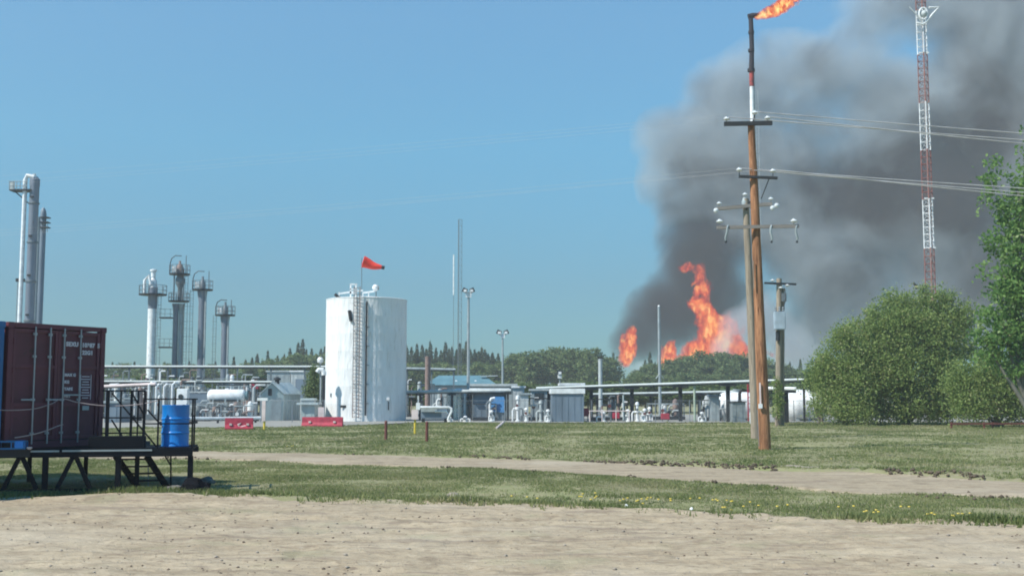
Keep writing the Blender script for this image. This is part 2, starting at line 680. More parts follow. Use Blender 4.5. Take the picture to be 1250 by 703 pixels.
def grass_patch(name, n, region, hmin, hmax, label, dry=.12, dens=None):
    """tufts of narrow blades, all of it one object"""
    X, Y = [], []
    while len(X) < n:
        x, y = region(n)
        keep = np.ones(len(x), bool) if dens is None else rng.random(len(x)) < dens(x, y)
        X.extend(x[keep])
        Y.extend(y[keep])
    x = np.array(X[:n])
    y = np.array(Y[:n])
    k = 5
    x = np.repeat(x, k) + rng.normal(size=n * k) * .045
    y = np.repeat(y, k) + rng.normal(size=n * k) * .045
    h = rng.uniform(hmin, hmax, n * k) * (0.65 + 1.1 * (vnoise(x, y, 1.1) + .5)) * np.where(y < 60, 1, 1.2)
    w = h * .11 + y * .0003
    ang = rng.uniform(0, 2 * PI, n * k)
    lean = rng.normal(size=(n * k, 2)) * .35
    z = height(x, y) - .015
    B = np.stack([x, y, z], 1)
    dx = np.stack([np.cos(ang) * w, np.sin(ang) * w, 0 * w], 1)
    T = B + np.stack([lean[:, 0] * h, lean[:, 1] * h, h], 1)
    V = np.stack([B - dx, B + dx, T], 1).reshape(-1, 3)
    F = np.arange(len(V)).reshape(-1, 3)
    sh = np.clip(.40 + vnoise(x, y, 2.6) * .75 + vnoise(x + 5, y, .6) * .35 + rng.normal(size=n * k) * .13, 0, 1)
    sh = np.where(rng.random(n * k) < dry, rng.uniform(.8, 1, n * k), sh)
    me = attr_mesh(name, V, F, M['grass'], sh)
    o = bpy.data.objects.new(name, me)
    link(o)
    return tag(o, label, 'grass', kind='stuff')


def frustum_xy(n, y0, y1, pad=1.4, p=1.0):
    y = y0 + (y1 - y0) * rng.random(n) ** p
    x = (rng.random(n) * 2 - 1) * y * .4465 * pad
    return x, y


def verge(n):
    x, y = frustum_xy(n * 3, 17, 50)
    k = (y > lot_far(x) + .02 + vnoise(x, x * 0 + 3, .9) * .45) & (y < road_near(x) + .1 + vnoise(x, x * 0 + 20, 1.4) * .6)
    return x[k], y[k]


def meadow(n):
    x, y = frustum_xy(n * 3, 20, 95, p=1.5)
    k = (y > road_far(x) + .15 + vnoise(x, x * 0 + 34, 1.6) * .4) & (y < np.interp(x, [-130, -19, -13, -8, 130], [76.5, 77, 80, 93, 95]))
    return x[k], y[k]


grass_patch('grass', 70000, verge, .02, .055, 'short weedy grass on the verge between the dirt lot and the dirt road', .16,
            lambda x, y: np.clip(.50 + vnoise(x, y, 2.1) * 1.3 + vnoise(x, y, .7) * .7, .04, 1))
grass_patch('grass', 80000, meadow, .025, .07, 'open grass field beyond the dirt road, up to the plant yard', .10,
            lambda x, y: np.clip(.55 + vnoise(x, y, 4.5) * 1.2 + vnoise(x, y, 1.3) * .7, .05, 1))

# stray weeds at the edge of the lot and a taller rank growth near the platform feet
grass_patch('weeds', 2600, lambda n: (lambda x: (x, lot_far(x) + rng.normal(size=n) * .28))(rng.uniform(-11, 10, n)), .04, .11,
            'ragged green weeds along the edge of the dirt lot', .05, lambda x, y: np.clip(.45 + vnoise(x, y, 1.2) * 1.8, 0, 1))


def stones(name, X, Y, S, mat, label, cat='stones', flat=.6):
    """many small irregular stones in one object"""
    base = np.array([(1, 0, 0), (-1, 0, 0), (0, 1, 0), (0, -1, 0), (0, 0, 1), (0, 0, -1)], float)
    fc = np.array([(0, 2, 4), (2, 1, 4), (1, 3, 4), (3, 0, 4), (2, 0, 5), (1, 2, 5), (3, 1, 5), (0, 3, 5)])
    n = len(X)
    V = base[None] * rng.uniform(.6, 1.3, (n, 6, 3))
    V[:, :, 2] *= flat
    ang = rng.uniform(0, 6.28, n)
    c, s = np.cos(ang)[:, None], np.sin(ang)[:, None]
    V = np.stack([V[..., 0] * c - V[..., 1] * s, V[..., 0] * s + V[..., 1] * c, V[..., 2]], -1) * S[:, None, None]
    V += np.stack([X, Y, height(X, Y) + S * .25 + .01], 1)[:, None]
    F = fc[None] + (np.arange(n) * 6)[:, None, None]
    me = attr_mesh(name, V.reshape(-1, 3), F.reshape(-1, 3), mat)
    o = bpy.data.objects.new(name, me)
    link(o)
    return tag(o, label, cat, kind='stuff')


n = 5200
sx, sy = frustum_xy(n, 12, 24)
k = sy < lot_far(sx)
stones('gravel', sx[k], sy[k], rng.uniform(.004, .014, k.sum()) * (1 + 1.6 * (rng.random(k.sum()) < .06)), mk('lot_stone', (.30, .265, .22), .9, var=.4, scale=.9), 'small pale stones scattered over the dirt lot')
n = 2600
sx, sy = frustum_xy(n, 12, 24)
k = (sy < lot_far(sx)) & ((vnoise(sx * .4, sy * 2.2, 1.0) > .17) | (np.abs(sy - 19.0 + sx * .05 - vnoise(sx, sx * 0, 1.5) * .8) < .22) & (vnoise(sx, sx * 0, 2.0) > -.1))
stones('dirt_clods', sx[k], sy[k], rng.uniform(.008, .028, k.sum()), mk('dark_clod', (.15, .115, .085), .95, var=.3), 'dark lumps of dried mud on the dirt lot')
sx = rng.uniform(-14, 12, 1500)
side = rng.random(1500) < .72
sy = np.where(side, road_far(sx) + rng.normal(size=1500) * .22 + .15, road_near(sx) + rng.normal(size=1500) * .35)
k = (rng.random(1500) < np.where(side, sstep(-3, 3, sx) * .9 + .1, .5)) & (vnoise(sx, sy * .3, 1.3) > -.12)
stones('dirt_clods', sx[k], sy[k], rng.uniform(.02, .075, k.sum()), mk('berm_clod', (.10, .078, .055), .95, var=.4), 'dark turned earth clods along the edges of the dirt road', flat=.8)

# dandelions
dx, dy = [], []
for px, py, nn in ((638, 610, 6), (716, 608, 9), (738, 609, 6), (776, 612, 20), (810, 612, 7), (880, 614, 12), (905, 625, 8), (945, 618, 8), (1050, 627, 8), (1065, 628, 5), (1148, 634, 9), (1170, 636, 8), (355, 547, 6), (1100, 625, 4), (840, 610, 4), (1012, 562, 2)):
    p = gnd(px, py)
    dx.extend(p.x + rng.normal(size=nn) * .17)
    dy.extend(p.y + rng.normal(size=nn) * .25)
dx, dy = np.array(dx), np.array(dy)
fl = MB()
for x, y in list(zip(dx, dy))[::2]:
    z = H(x, y)
    hh = rng.uniform(.06, .11)
    fl.lathe((x, y, z + hh), [(.008, -.01), (.026, .0), (.02, .012)], 7)
o = fl.build('dandelions', M['yellow'], smooth=0, origin=(float(dx[0]), float(dy[0]), 0))
tag(o, 'yellow dandelion heads dotted along the grass verge', 'flowers', kind='stuff')


def rock(name, px, py, w, d, h, mat, label, cat, Y=None, seed=0):
    p = gnd(px, py)
    p.z = H(p.x, p.y)
    bm = bmesh.new()
    bmesh.ops.create_icosphere(bm, subdivisions=3, radius=1)
    for v in bm.verts:
        n_ = mnoise.fractal(v.co * 1.1 + Vector((seed, seed, 0)), .8, 2, 4)
        v.co *= 1 + .32 * n_
        v.co = Vector((v.co.x * w / 2, v.co.y * d / 2, max(-.25, v.co.z) * h))
    me = bpy.data.meshes.new(name)
    bm.to_mesh(me)
    bm.free()
    me.materials.append(mat)
    o = bpy.data.objects.new(name, me)
    o.location = p
    link(o)
    return tag(o, label, cat)


rock('boulder', 222, 594, .85, .5, .22, M['rockp'], 'pale rounded boulder in the grass behind the last platform leg', 'rock', seed=3)
rock('boulder', 213, 603, .46, .3, .14, M['rockg'], 'low grey rock beside the black lump under the platform', 'rock', seed=8)
rock('boulder', 252, 592, .4, .3, .16, M['rockg'], 'small grey rock in the grass just right of the platform', 'rock', seed=12)
rock('boulder', 553, 606, .3, .2, .1, M['rockp'], 'pale flat stone in the verge below the brown marker post', 'rock', seed=15)
for i, (px, py, lb) in enumerate(((765, 615.5, 'small white stone beside the brightest dandelions on the verge'), (844, 619.5, 'small white stone on the verge below the tall brown pole'))):
    rock('stone', px, py, .07, .07, .045, M['white'], lb, 'stone', seed=20 + i)
for i, (px, py) in enumerate(((965, 568.5), (1000, 571), (1045, 574.5))):
    rock('curb_stone', px, py + 1, [.95, 1.25, .7][i], .3, .07, M['rockp'], ['pale flat slab at the road edge nearest the brown pole', 'longest pale flat slab at the far edge of the dirt road', 'rightmost pale flat slab at the far edge of the dirt road'][i], 'stone', seed=30 + i)

# ------------------------------------------------------------------ loading platform, containers, drum
DROT = R(12)
dpt = Vector((-6.68, 24.2, 0))      # front right corner of the platform on the ground
DK = .955                           # deck height
plat = thing('loading_platform', dpt, 'black steel and timber loading platform carrying the maroon container and blue drum', 'platform', rz=DROT)


def dl(px, Y=None, yl=0.0):
    """photo column -> x along the platform front (local), at local depth yl"""
    # solve for L so that the point projects to px
    lo, hi = -14.0, 3.0
    for _ in range(40):
        mid = (lo + hi) / 2
        w = plat_m @ Vector((mid, yl, 0))
        if w.x / w.y < (px - 625) / (FOC * 1.0):
            lo = mid
        else:
            hi = mid
    return mid


plat_m = Matrix.Translation(dpt) @ Matrix.Rotation(DROT, 4, 'Z')


def gz_at(x, y):
    w = plat_m @ Vector((x, y, 0))
    return H(w.x, w.y)


# deck planks (each a board running along the front), beam and legs
DEPTH = 4.4
nb = 18
for i in range(nb):
    y0 = .12 + i * DEPTH / nb
    xr = 0.0 if y0 < 1.7 else dl(186, yl=y0)
    MB().box(((xr - 9) / 2, y0 + DEPTH / nb / 2, DK - .025 - .004 * (i % 3)), (xr + 9, DEPTH / nb - .02, .045)).build('plank', M['black'], plat, local=True, smooth=0)
MB().box((-4.5, .05, DK - .10), (9.0, .09, .15)).build('edge_beam', M['black'], plat, local=True, bevel=.006)
MB().box(((-9 + dl(190)) / 2 + 3, .05, 0), (.01, .01, .01))
xa, xb, xc = dl(42), dl(79), dl(190)
MB().box(((xa + xb) / 2 - .01, -.003, DK - .045), (xb - xa - .04, .016, .035)).build('lit_edge_strip', M['lgrey'], plat, local=True)  # pale strips: sunlight on the deck's front edge, put into the colour
MB().box(((xb + xc) / 2 + .01, -.003, DK - .042), (xc - xb - .04, .016, .035)).build('lit_edge_strip', M['lgrey'], plat, local=True)
MB().box(((-9 + xa) / 2, -.02, DK - .06), (xa + 9, .06, .2)).build('rubbing_strip', M['dark'], plat, local=True)
MB().box((-4.5, 2.2, DK - .12), (9.0, .1, .12)).build('beam', M['black'], plat, local=True)
MB().box((-5.4, 4.3, DK - .12), (7.2, .1, .12)).build('beam', M['black'], plat, local=True)


def leg(x, y, w=.11, z1=DK - .17):
    g = gz_at(x, y) - .05
    MB().beam((x, y, g), (x, y, z1), w, w).build('leg', M['black'], plat, local=True, bevel=.008)


for px in (60, 148.5, 236):
    leg(dl(px), .10)
leg(dl(172, yl=.5), .5, .09)
for px in (42, 110):
    leg(dl(px, yl=4.2), 4.2, .09)
leg(dl(-60), .1)
for px in (30, 95):
    xt = dl(px)
    for s in (-1, 1):
        MB().beam((xt + s * .03, .10, DK - .17), (xt + s * .32, .10, .14), .07, .085).build('brace', M['black'], plat, local=True)
xs0, xs1 = -5.2, dl(112)
MB().box(((xs0 + xs1) / 2, .10, .09), (xs1 - xs0, .09, .1)).build('sill_beam', M['black'], plat, local=True)
# guard rail round the drum
RT = at(0, 487, 24.25).z
for px, yl in ((178, .08), (196, .07), (240, .05), (240, 1.5), (196, 1.5)):
    xx = min(dl(px, yl=yl), -.02)
    MB().beam((xx, yl, DK), (xx, yl, RT), .035, .035).build('rail_post', M['black'], plat, local=True)
xr0, xr1 = dl(178), -.02
for z in (RT, DK + .5):
    MB().beam((xr0, .07, z), (xr1, .05, z), .028, .028).build('rail', M['black'], plat, local=True)
    MB().beam((xr1, .07, z), (xr1, 1.5, z), .028, .028).build('rail', M['black'], plat, local=True)
    MB().beam((xr1, 1.5, z), (dl(196, yl=1.5), 1.5, z), .028, .028).build('rail', M['black'], plat, local=True)
# screen of rails beside the container
z2 = at(0, 477, 24.6).z
for px, w in ((134, .07), (150, .03), (163, .05), (171, .03), (179, .045)):
    xx = dl(px, yl=.45)
    MB().beam((xx, .45, DK), (xx, .45, z2), w, w).build('rail_post', M['black'], plat, local=True)
xq0, xq1 = dl(127, yl=.45), dl(180, yl=.45)
for z in (z2, DK + .62, DK + .3):
    MB().beam((xq0, .46, z), (xq1, .46, z), .03, .03).build('rail', M['black'], plat, local=True)
for a, b in (((137, 480), (192, 546)), ((136, 512), (153, 538)), ((160, 477), (176, 507)), ((180, 500), (197, 519))):
    p, q = at(*a, 24.75), at(*b, 24.75)
    MB().rod(p, q, .018).build('handrail', M['black'], plat)
# raised step box on the deck
xp, xq = dl(112, yl=.22), dl(180, yl=.22)
MB().box(((xp + xq) / 2, .40, DK + .12), (xq - xp, .36, .24)).build('step_box', M['black'], plat, local=True, bevel=.01)

# stair below the deck
st = thing('stair', gnd(188, 600), 'short black metal stair leading down from the platform between its legs', 'stair')
sa0, sa1 = at(141, 556, 24.3), gnd(172, 600)
sb0, sb1 = at(179, 556, 24.7), gnd(206, 598)
for a, b in ((sa0, sa1), (sb0, sb1)):
    b.z = H(b.x, b.y) - .02
    MB().beam(a, b, .05, .13).build('stringer', M['black'], st)
for i in range(5):
    t = (i + .5) / 5
    p, q = sa0.lerp(sa1, t), sb0.lerp(sb1, t)
    MB().beam(p, q, .2, .03).build('tread', M['black'], st)
p = gnd(208.5, 599)
MB().rod((p.x, p.y, H(p.x, p.y)), at(208.5, 553, p.y), .018).build('post', M['black'], st)
MB().rod(at(199, 552, p.y), at(208.5, 568, p.y), .016).build('handrail', M['black'], st)
p = gnd(181, 599)
MB().rod((p.x, p.y, H(p.x, p.y)), at(181, 557, p.y), .014).build('post', M['galv'], st)


def box_mesh(c, d):
    return MB().box(c, d)


def text_obj(s, size, mat, parent, loc, depth=.003):
    cu = bpy.data.curves.new('lettering', 'FONT')
    cu.body = s
    cu.size = size
    cu.extrude = depth
    cu.offset = .007 * size / .12
    cu.space_character = 1.08
    tmp = bpy.data.objects.new('lettering', cu)
    C.objects.link(tmp)
    dg = bpy.context.evaluated_depsgraph_get()
    me = bpy.data.meshes.new_from_object(tmp.evaluated_get(dg))
    bpy.data.objects.remove(tmp)
    me.transform(Matrix.Rotation(PI / 2, 4, 'X'))
    me.materials.clear()
    me.materials.append(mat)
    o = bpy.data.objects.new('lettering', me)
    o.location = loc
    link(o, parent)
    return o


def container(loc, rz, body_m, panel_m, label, detail=True):
    W, D, Hh = 2.44, 6.06, 2.59
    t = thing('shipping_container', loc, label, 'container', rz=rz)
    # corrugated shell: sides, back
    sh = MB()
    for sx in (0.03, W - .03):
        pts = []
        y = .12
        k = 0
        while y < D - .12:
            off = .036 if k % 4 in (0, 1) else 0
            pts.append((y, off))
            y += (.07, .05, .07, .05)[k % 4] * 1.3
            k += 1
        pts.append((D - .12, 0))
        vs, fs = [], []
        for (yy, off) in pts:
            x = sx + (off if sx < 1 else -off)
            vs += [(x, yy, .16), (x, yy, Hh - .1)]
        fs = [(2 * i, 2 * i + 2, 2 * i + 3, 2 * i + 1) for i in range(len(pts) - 1)]
        sh.add(vs, fs)
    sh.box((W / 2, D - .06, Hh / 2), (W - .1, .05, Hh - .2))
    sh.build('wall', body_m, t, local=True, smooth=0)
    MB().box((W / 2, D / 2, Hh - .035), (W - .05, D - .05, .03)).build('roof', body_m, t, local=True)
    MB().box((W / 2, D / 2, .09), (W - .06, D - .06, .12)).build('floor_frame', M['dark'], t, local=True)
    for x in (.06, W - .06):
        for y in (.06, D - .06):
            MB().box((x, y, Hh / 2), (.12, .12, Hh - .25)).build('corner_post', body_m, t, local=True, bevel=.008)
            for z in (.06, Hh - .06):
                c = MB().box((x, y, z), (.15, .15, .125)).build('corner_casting', M['dark'] if z < 1 else body_m, t, local=True, bevel=.01)
    for y in (.05, D - .05):
        MB().box((W / 2, y, Hh - .05), (W - .3, .1, .1)).build('header', body_m, t, local=True)
        MB().box((W / 2, y, .07), (W - .3, .1, .14)).build('sill', body_m, t, local=True)
    for x in (.04, W - .04):
        MB().box((x, D / 2, Hh - .04), (.07, D - .3, .07)).build('top_rail', body_m, t, local=True)
        MB().box((x, D / 2, .1), (.07, D - .3, .13)).build('bottom_rail', body_m, t, local=True)
    # doors: frame with three recessed, ribbed panels each
    for k in range(2):
        x0 = .13 + k * (W - .26) / 2
        w = (W - .26) / 2 - .006
        d = MB()
        zs = [.16, .82, .98, 1.62, 1.78, Hh - .12]
        d.box((x0 + .035, .04, (zs[0] + zs[-1]) / 2), (.07, .05, zs[-1] - zs[0]))
        d.box((x0 + w - .035, .04, (zs[0] + zs[-1]) / 2), (.07, .05, zs[-1] - zs[0]))
        for z0, z1 in ((zs[0], zs[0] + .07), (.86, .93), (1.66, 1.73), (zs[-1] - .07, zs[-1])):
            d.box((x0 + w / 2, .041, (z0 + z1) / 2), (w - .14, .046, z1 - z0))
        door = d.build('door', body_m, t, local=True, bevel=.004)
        for z0, z1 in ((zs[0] + .07, .86), (.93, 1.66), (1.73, zs[-1] - .07)):
            MB().box((x0 + w / 2, .06, (z0 + z1) / 2), (w - .14, .02, z1 - z0)).build('panel', panel_m, door, local=True)
        for fi, xx in enumerate(((.63, 1.0), (1.35, 1.77))[k]):
            fx = (.26, .80)[fi]
            MB().rod((xx, -.012, .08), (xx, -.012, Hh - .07), .017, 8).build('lock_rod', M['galv'], door, local=True)
            for z in (.3, 1.0, 1.9, Hh - .22):
                MB().box((xx, .004, z), (.09, .03, .05)).build('rod_bracket', M['galv'], door, local=True)
            MB().beam((xx, -.03, 1.0 + .1 * k), (xx + .3 * (1 if k else -1) * (-1 if fx > .5 else 1), -.035, 1.0 + .1 * k), .02, .03).build('handle', M['galv'], door, local=True)
        for z in (.35, 1.0, 1.6, 2.2):
            MB().rod((x0 + (0.0 if k == 0 else w), -.005, z - .06), (x0 + (0.0 if k == 0 else w), -.005, z + .06), .02, 6).build('hinge', body_m, door, local=True)
    return t


CW, CROT = 2.44, R(59)
cl = at(5, 540, 23.5)
cont = container((cl.x, cl.y, DK), CROT, M['maroon'], M['maroon2'], 'dark maroon shipping container with closed doors and grey lock rods on the platform')
ux = Vector((math.cos(CROT), math.sin(CROT), 0))
bl = Vector((cl.x, cl.y, 0)) - ux * (CW + .09)
container((bl.x, bl.y, DK), CROT, M['blue'], M['blue'], 'blue shipping container cut off by the left picture edge')
# lettering on the right-hand door
TX = M['letter']
text_obj('SEXU', .125, TX, cont, (1.41, .012, 2.15), .004)
text_obj('10387', .125, TX, cont, (1.82, .012, 2.14), .004)
text_obj('5', .13, TX, cont, (2.23, .012, 2.14), .004)
text_obj('22G1', .12, TX, cont, (1.83, .012, 1.98), .004)
for i, s in enumerate(('MAX G', 'KG', 'TARE', 'NET')):
    text_obj(s, .085, TX, cont, (1.40, .012, 1.50 - i * .15), .004)
tb = MB()
for i in range(9):
    tb.box((1.96, .028, 1.50 - i * .058), (.2 + .04 * math.sin(i * 2.1), .004, .018))
tb.box((2.10, .028, 1.27), (.012, .004, .54)).box((1.83, .028, 1.27), (.012, .004, .54))
tb.build('data_table', TX, cont, local=True)
MB().box((1.98, .025, .83), (.17, .012, .12)).build('data_plate', M['lgrey'], cont, local=True)

# support cribs under the rear of both containers
for k, (lx_, ly_) in enumerate(((.3, 5.6), (2.1, 5.6))):
    w = Vector((cl.x, cl.y, 0)) + ux * lx_ + Vector((-math.sin(CROT), math.cos(CROT), 0)) * ly_
    g = H(w.x, w.y)
    MB().box((w.x, w.y, (DK + g) / 2 - .02), (.5, .5, DK - g)).build('timber_crib', M['black'], smooth=0)
    tag(bpy.context.scene.collection.objects[-1], 'dark timber block under the %s rear corner of the maroon container' % ('left', 'right')[k], 'crib')

# blue drum
dp = at(213.5, 545, 24.95)
drum = thing('drum', (dp.x, dp.y, DK), 'bright blue steel drum standing at the right end of the platform', 'drum')
prof = [(.27, 0), (.29, .0), (.293, .02), (.285, .035), (.285, .26), (.297, .28), (.297, .30), (.285, .32), (.285, .56), (.297, .58), (.297, .60), (.285, .62), (.285, .85), (.293, .865), (.293, .885), (.28, .885), (.275, .865)]
MB().lathe((0, 0, 0), prof, 40).build('body', M['drum'], drum, local=True, smooth=30)
MB().lathe((.15, .06, .866), [(.03, 0), (.03, .02), (.02, .025)], 12).build('bung', M['dark'], drum, local=True)

rock('rubber_boot_pad', 239, 604.5, .72, .5, .30, M['rubber'], 'black lump heaped round the foot of the last platform leg', 'rubber lump', seed=41)

# blue tray by the container
bp_ = at(19, 540, 23.45)
tray = thing('plastic_crate', (bp_.x, bp_.y, DK), 'low blue plastic crate on the deck by the maroon container', 'crate', rz=R(12))
cr = MB()
for z in (.02, .16):
    for sy_ in (-.14, .14):
        cr.box((-.05, sy_, z), (.5, .02, .03))
    for sx_ in (-.3, .2):
        cr.box((sx_, 0, z), (.02, .28, .03))
for sx_ in (-.3, -.05, .2):
    for sy_ in (-.14, .14):
        cr.box((sx_, sy_, .09), (.025, .022, .12))
cr.build('frame', M['mixblue'], tray, local=True)
MB().box((.1, -.02, .1), (.16, .3, .14)).build('end_panel', M['drum'], tray, local=True)
gp_ = at(36, 545, 23.4)
tag(MB().lathe((gp_.x, gp_.y, DK), [(.03, 0), (.06, .03), (.05, .05)], 8).build('rag', M['pinkwhite']), 'crumpled white rag on the deck edge left of the lock rods', 'rag')


def rope(pts, label, r=.011):
    P = [at(a, b, c) for a, b, c in pts]
    out = []
    for i in range(len(P) - 1):
        for k_ in range(8):
            t = k_ / 8
            p0 = P[max(i - 1, 0)]
            p1, p2 = P[i], P[i + 1]
            p3 = P[min(i + 2, len(P) - 1)]
            out.append(.5 * ((2 * p1) + (p2 - p0) * t + (2 * p0 - 5 * p1 + 4 * p2 - p3) * t * t + (3 * p1 - p0 - 3 * p2 + p3) * t ** 3))
    out.append(P[-1])
    o = MB().tube(out, r, 6).build('rope', M['rope'])
    return tag(o, label, 'rope')


rope([(-30, 497, 22.6), (5, 500.5, 22.9), (40, 499, 23.3), (62, 493, 23.7), (76, 486.5, 24.05), (95, 491, 24.2), (127, 495, 24.3), (165, 494, 24.3), (197, 488, 24.25)], 'upper pale rope sagging across the maroon doors to the drum rail', .009)
rope([(18, 534, 23.3), (36, 531, 23.4), (55, 526, 23.6), (70, 520, 23.9), (77, 518, 24.0)], 'lower pale rope rising from the blue crate to a maroon door handle', .012)

# ------------------------------------------------------------------ white storage tank
TY = 100
tc_ = at(446, 513, TY)
TB = Vector((tc_.x, TY, 0))
TR = 49 * mpp(TY)
TH = at(446, 363, TY - TR).z
tank = thing('storage_tank', TB, 'tall white cylindrical storage tank with a ladder, under the orange windsock', 'tank')
prof = [(TR, 0)]
nc = 7
for i in range(nc):
    z0, z1 = TH * i / nc, TH * (i + 1) / nc
    prof += [(TR, z0 + .06), (TR, z1 - .05), (TR + .003, z1 - .03), (TR + .003, z1 - .01)]
prof += [(TR + .03, TH), (TR + .03, TH + .05), (TR - .05, TH + .08), (0.4, TH + .38), (.01, TH + .40)]
MB().lathe((0, 0, 0), prof, 72).build('shell', M['tank'], tank, local=True, smooth=30)


def on_tank(px, z, out=.0):
    x = (px - 446) * mpp(TY - TR * .9)
    x = max(-TR * .99, min(TR * .99, x))
    return Vector((x, -math.sqrt(max(TR * TR - x * x, 0)) - out, z))


lad = MB()
for px in (437, 444.5):
    lad.beam(on_tank(px, .3, .2), on_tank(px, TH + .9, .2), .06, .05)
z = .4
while z < TH + .8:
    lad.rod(on_tank(437, z, .2), on_tank(444.5, z, .2), .02, 5)
    z += .3
for z in np.arange(1, TH, 2.2):
    for px in (437, 444.5):
        lad.beam(on_tank(px, z, -.02), on_tank(px, z, .2), .04, .04)
lad.build('ladder', M['brown'], tank, local=True)
cg = MB()
for z in np.arange(2.4, TH + .8, .75):
    a, b = on_tank(435.5, z, .2), on_tank(446, z, .2)
    pts = [a.lerp(b, i / 6) + Vector((0, -.55 * math.sin(PI * i / 6), 0)) for i in range(7)]
    cg.tube(pts, .02, 4)
for i in (1, 3, 5):
    a, b = on_tank(435.5, 2.4, .2), on_tank(446, 2.4, .2)
    p = a.lerp(b, i / 6) + Vector((0, -.55 * math.sin(PI * i / 6), 0))
    cg.rod(p, p + Vector((0, 0, TH - 1.8)), .018, 4)
cg.build('ladder_cage', M['lgrey'], tank, local=True)
MB().tube([on_tank(452.5, .5, .12), on_tank(452.5, TH - .55, .12), on_tank(452.5, TH - .3, -.1)], .075, 8).build('pipe', M['dark'], tank, local=True)
for z in np.arange(1.5, TH - 1, 1.6):
    MB().beam(on_tank(452, z, -.02), on_tank(456, z, .12), .05, .05).build('pipe_clip', M['grey'], tank, local=True)
MB().tube([on_tank(431, TH - 1.1, .1), on_tank(433.5, TH - 2.0, .1)], .14, 8).build('nozzle', M['dark'], tank, local=True)
MB().box(on_tank(408, 2.2, .02), (.16, .08, .3)).build('manway_bolt_plate', M['grey'], tank, local=True)
MB().box(on_tank(426.5, 1.25, .03), (.7, .06, .2)).build('name_plate', M['dark'], tank, local=True)
MB().box(on_tank(478, 1.9, .05), (.3, .12, .25)).build('junction_box', M['white'], tank, local=True)
MB().box(on_tank(479, 1.3, .03), (.08, .08, .7)).build('conduit', M['dark'], tank, local=True)
# rails and platform on the roof
def tk(px, py, dy=-1.5):
    p = at(px, py, TY + dy)
    return p - TB


for px in (428, 434.5):
    MB().beam(tk(px, 364), tk(px, 347), .12, .1).build('roof_post', M['white'], tank, local=True)
for py in (347, 353, 358):
    MB().beam(tk(427, py), tk(436, py), .1, .1).build('roof_rail', M['white'], tank, local=True)
MB().beam(tk(413, 358.5), tk(443, 354.5), .1, .12).build('roof_rail', M['white'], tank, local=True)
MB().beam(tk(443, 357.5), tk(457, 355.5), .1, .14).build('roof_rail', M['white'], tank, local=True)
for px in (414, 443, 450):
    MB().beam(tk(px, 364), tk(px, 356.5), .08, .08).build('roof_post', M['white'], tank, local=True)
MB().tube([tk(409, 359), tk(412, 362), tk(415, 363.5)], .14, 7).build('vent', M['dark'], tank, local=True)
MB().rod(tk(459, 364), tk(459, 352), .05).build('lamp_post', M['grey'], tank, local=True)
MB().lathe(tk(458.5, 351.5), [(.05, -.3), (.28, -.1), (.3, .1), (.15, .28), (.02, .3)], 12).build('lamp_head', M['white'], tank, local=True)
MB().box(tk(461, 351.5), (.2, .3, .3)).build('lamp_bracket', M['dark'], tank, local=True)

wp = tk(441.5, 364) + TB
ws = thing('windsock', wp, 'orange red windsock blowing right on a thin pole above the white tank', 'windsock')
MB().rod(wp, at(441.5, 315, TY - 1.5), .03).build('pole', M['grey'], ws)
a, b = at(443, 320, TY - 1.5), at(468, 327.5, TY - 1.5)
pts, rr = [], []
for i in range(9):
    t = i / 8
    p = a.lerp(b, t) + Vector((0, .08 * math.sin(t * 5), .045 * math.sin(t * 7 + 1)))
    pts.append(p)
    rr.append(.40 * (1 - t) ** .9 + .12)
MB().tube(pts, .4, 14, rr).build('sock', M['sock'], ws)
MB().tube([pts[-2], pts[-1] + Vector((.1, 0, -.02))], .16, 10).build('tail_ring', M['dark'], ws)

# ------------------------------------------------------------------ columns and towers (left)
def platform_ring(t, c, z, r, hh=1.1, mat=None, half=None):
    """round grating deck with guard rail"""
    MB().lathe((c.x, c.y, z), [(.01, -.06), (r, -.06), (r, .10), (.01, .10)], 18).build('platform', M['dark'], t)
    g = MB()
    n_ = 12
    for k_ in range(n_):
        a_ = 2 * PI * k_ / n_
        g.rod((c.x + r * math.cos(a_), c.y + r * math.sin(a_), z), (c.x + r * math.cos(a_), c.y + r * math.sin(a_), z + hh), .035, 4)
    for zz in (z + hh * .5, z + hh):
        ring = [(c.x + r * math.cos(2 * PI * k_ / 18), c.y + r * math.sin(2 * PI * k_ / 18), zz) for k_ in range(19)]
        g.tube(ring, .035, 4)
    g.build('guard_rail', mat or M['grey'], t)


def side_ladder(t, c, x, z0, z1, w=.4, cage=True):
    g = MB()
    y = c.y - .3
    g.rod((x, y, z0), (x, y, z1), .03, 4)
    g.rod((x + w, y, z0), (x + w, y, z1), .03, 4)
    z = z0
    while z < z1:
        g.rod((x, y, z), (x + w, y, z), .02, 3)
        z += .4
    if cage:
        z = z0 + 2
        while z < z1:
            g.tube([(x - .1, y, z), (x - .05, y - .5, z), (x + w / 2, y - .7, z), (x + w + .05, y - .5, z), (x + w + .1, y, z)], .02, 3)
            z += 1.0
    g.build('ladder', M['grey'], t)


def davit(t, p0, hgt, reach, r=.06):
    p0 = Vector(p0)
    pts = [p0, p0 + Vector((0, 0, hgt * .6)), p0 + Vector((reach * .12, 0, hgt * .85)), p0 + Vector((reach * .45, 0, hgt)), p0 + Vector((reach, 0, hgt * .98))]
    MB().tube(pts, r, 6).build('davit_arm', M['dark'], t)


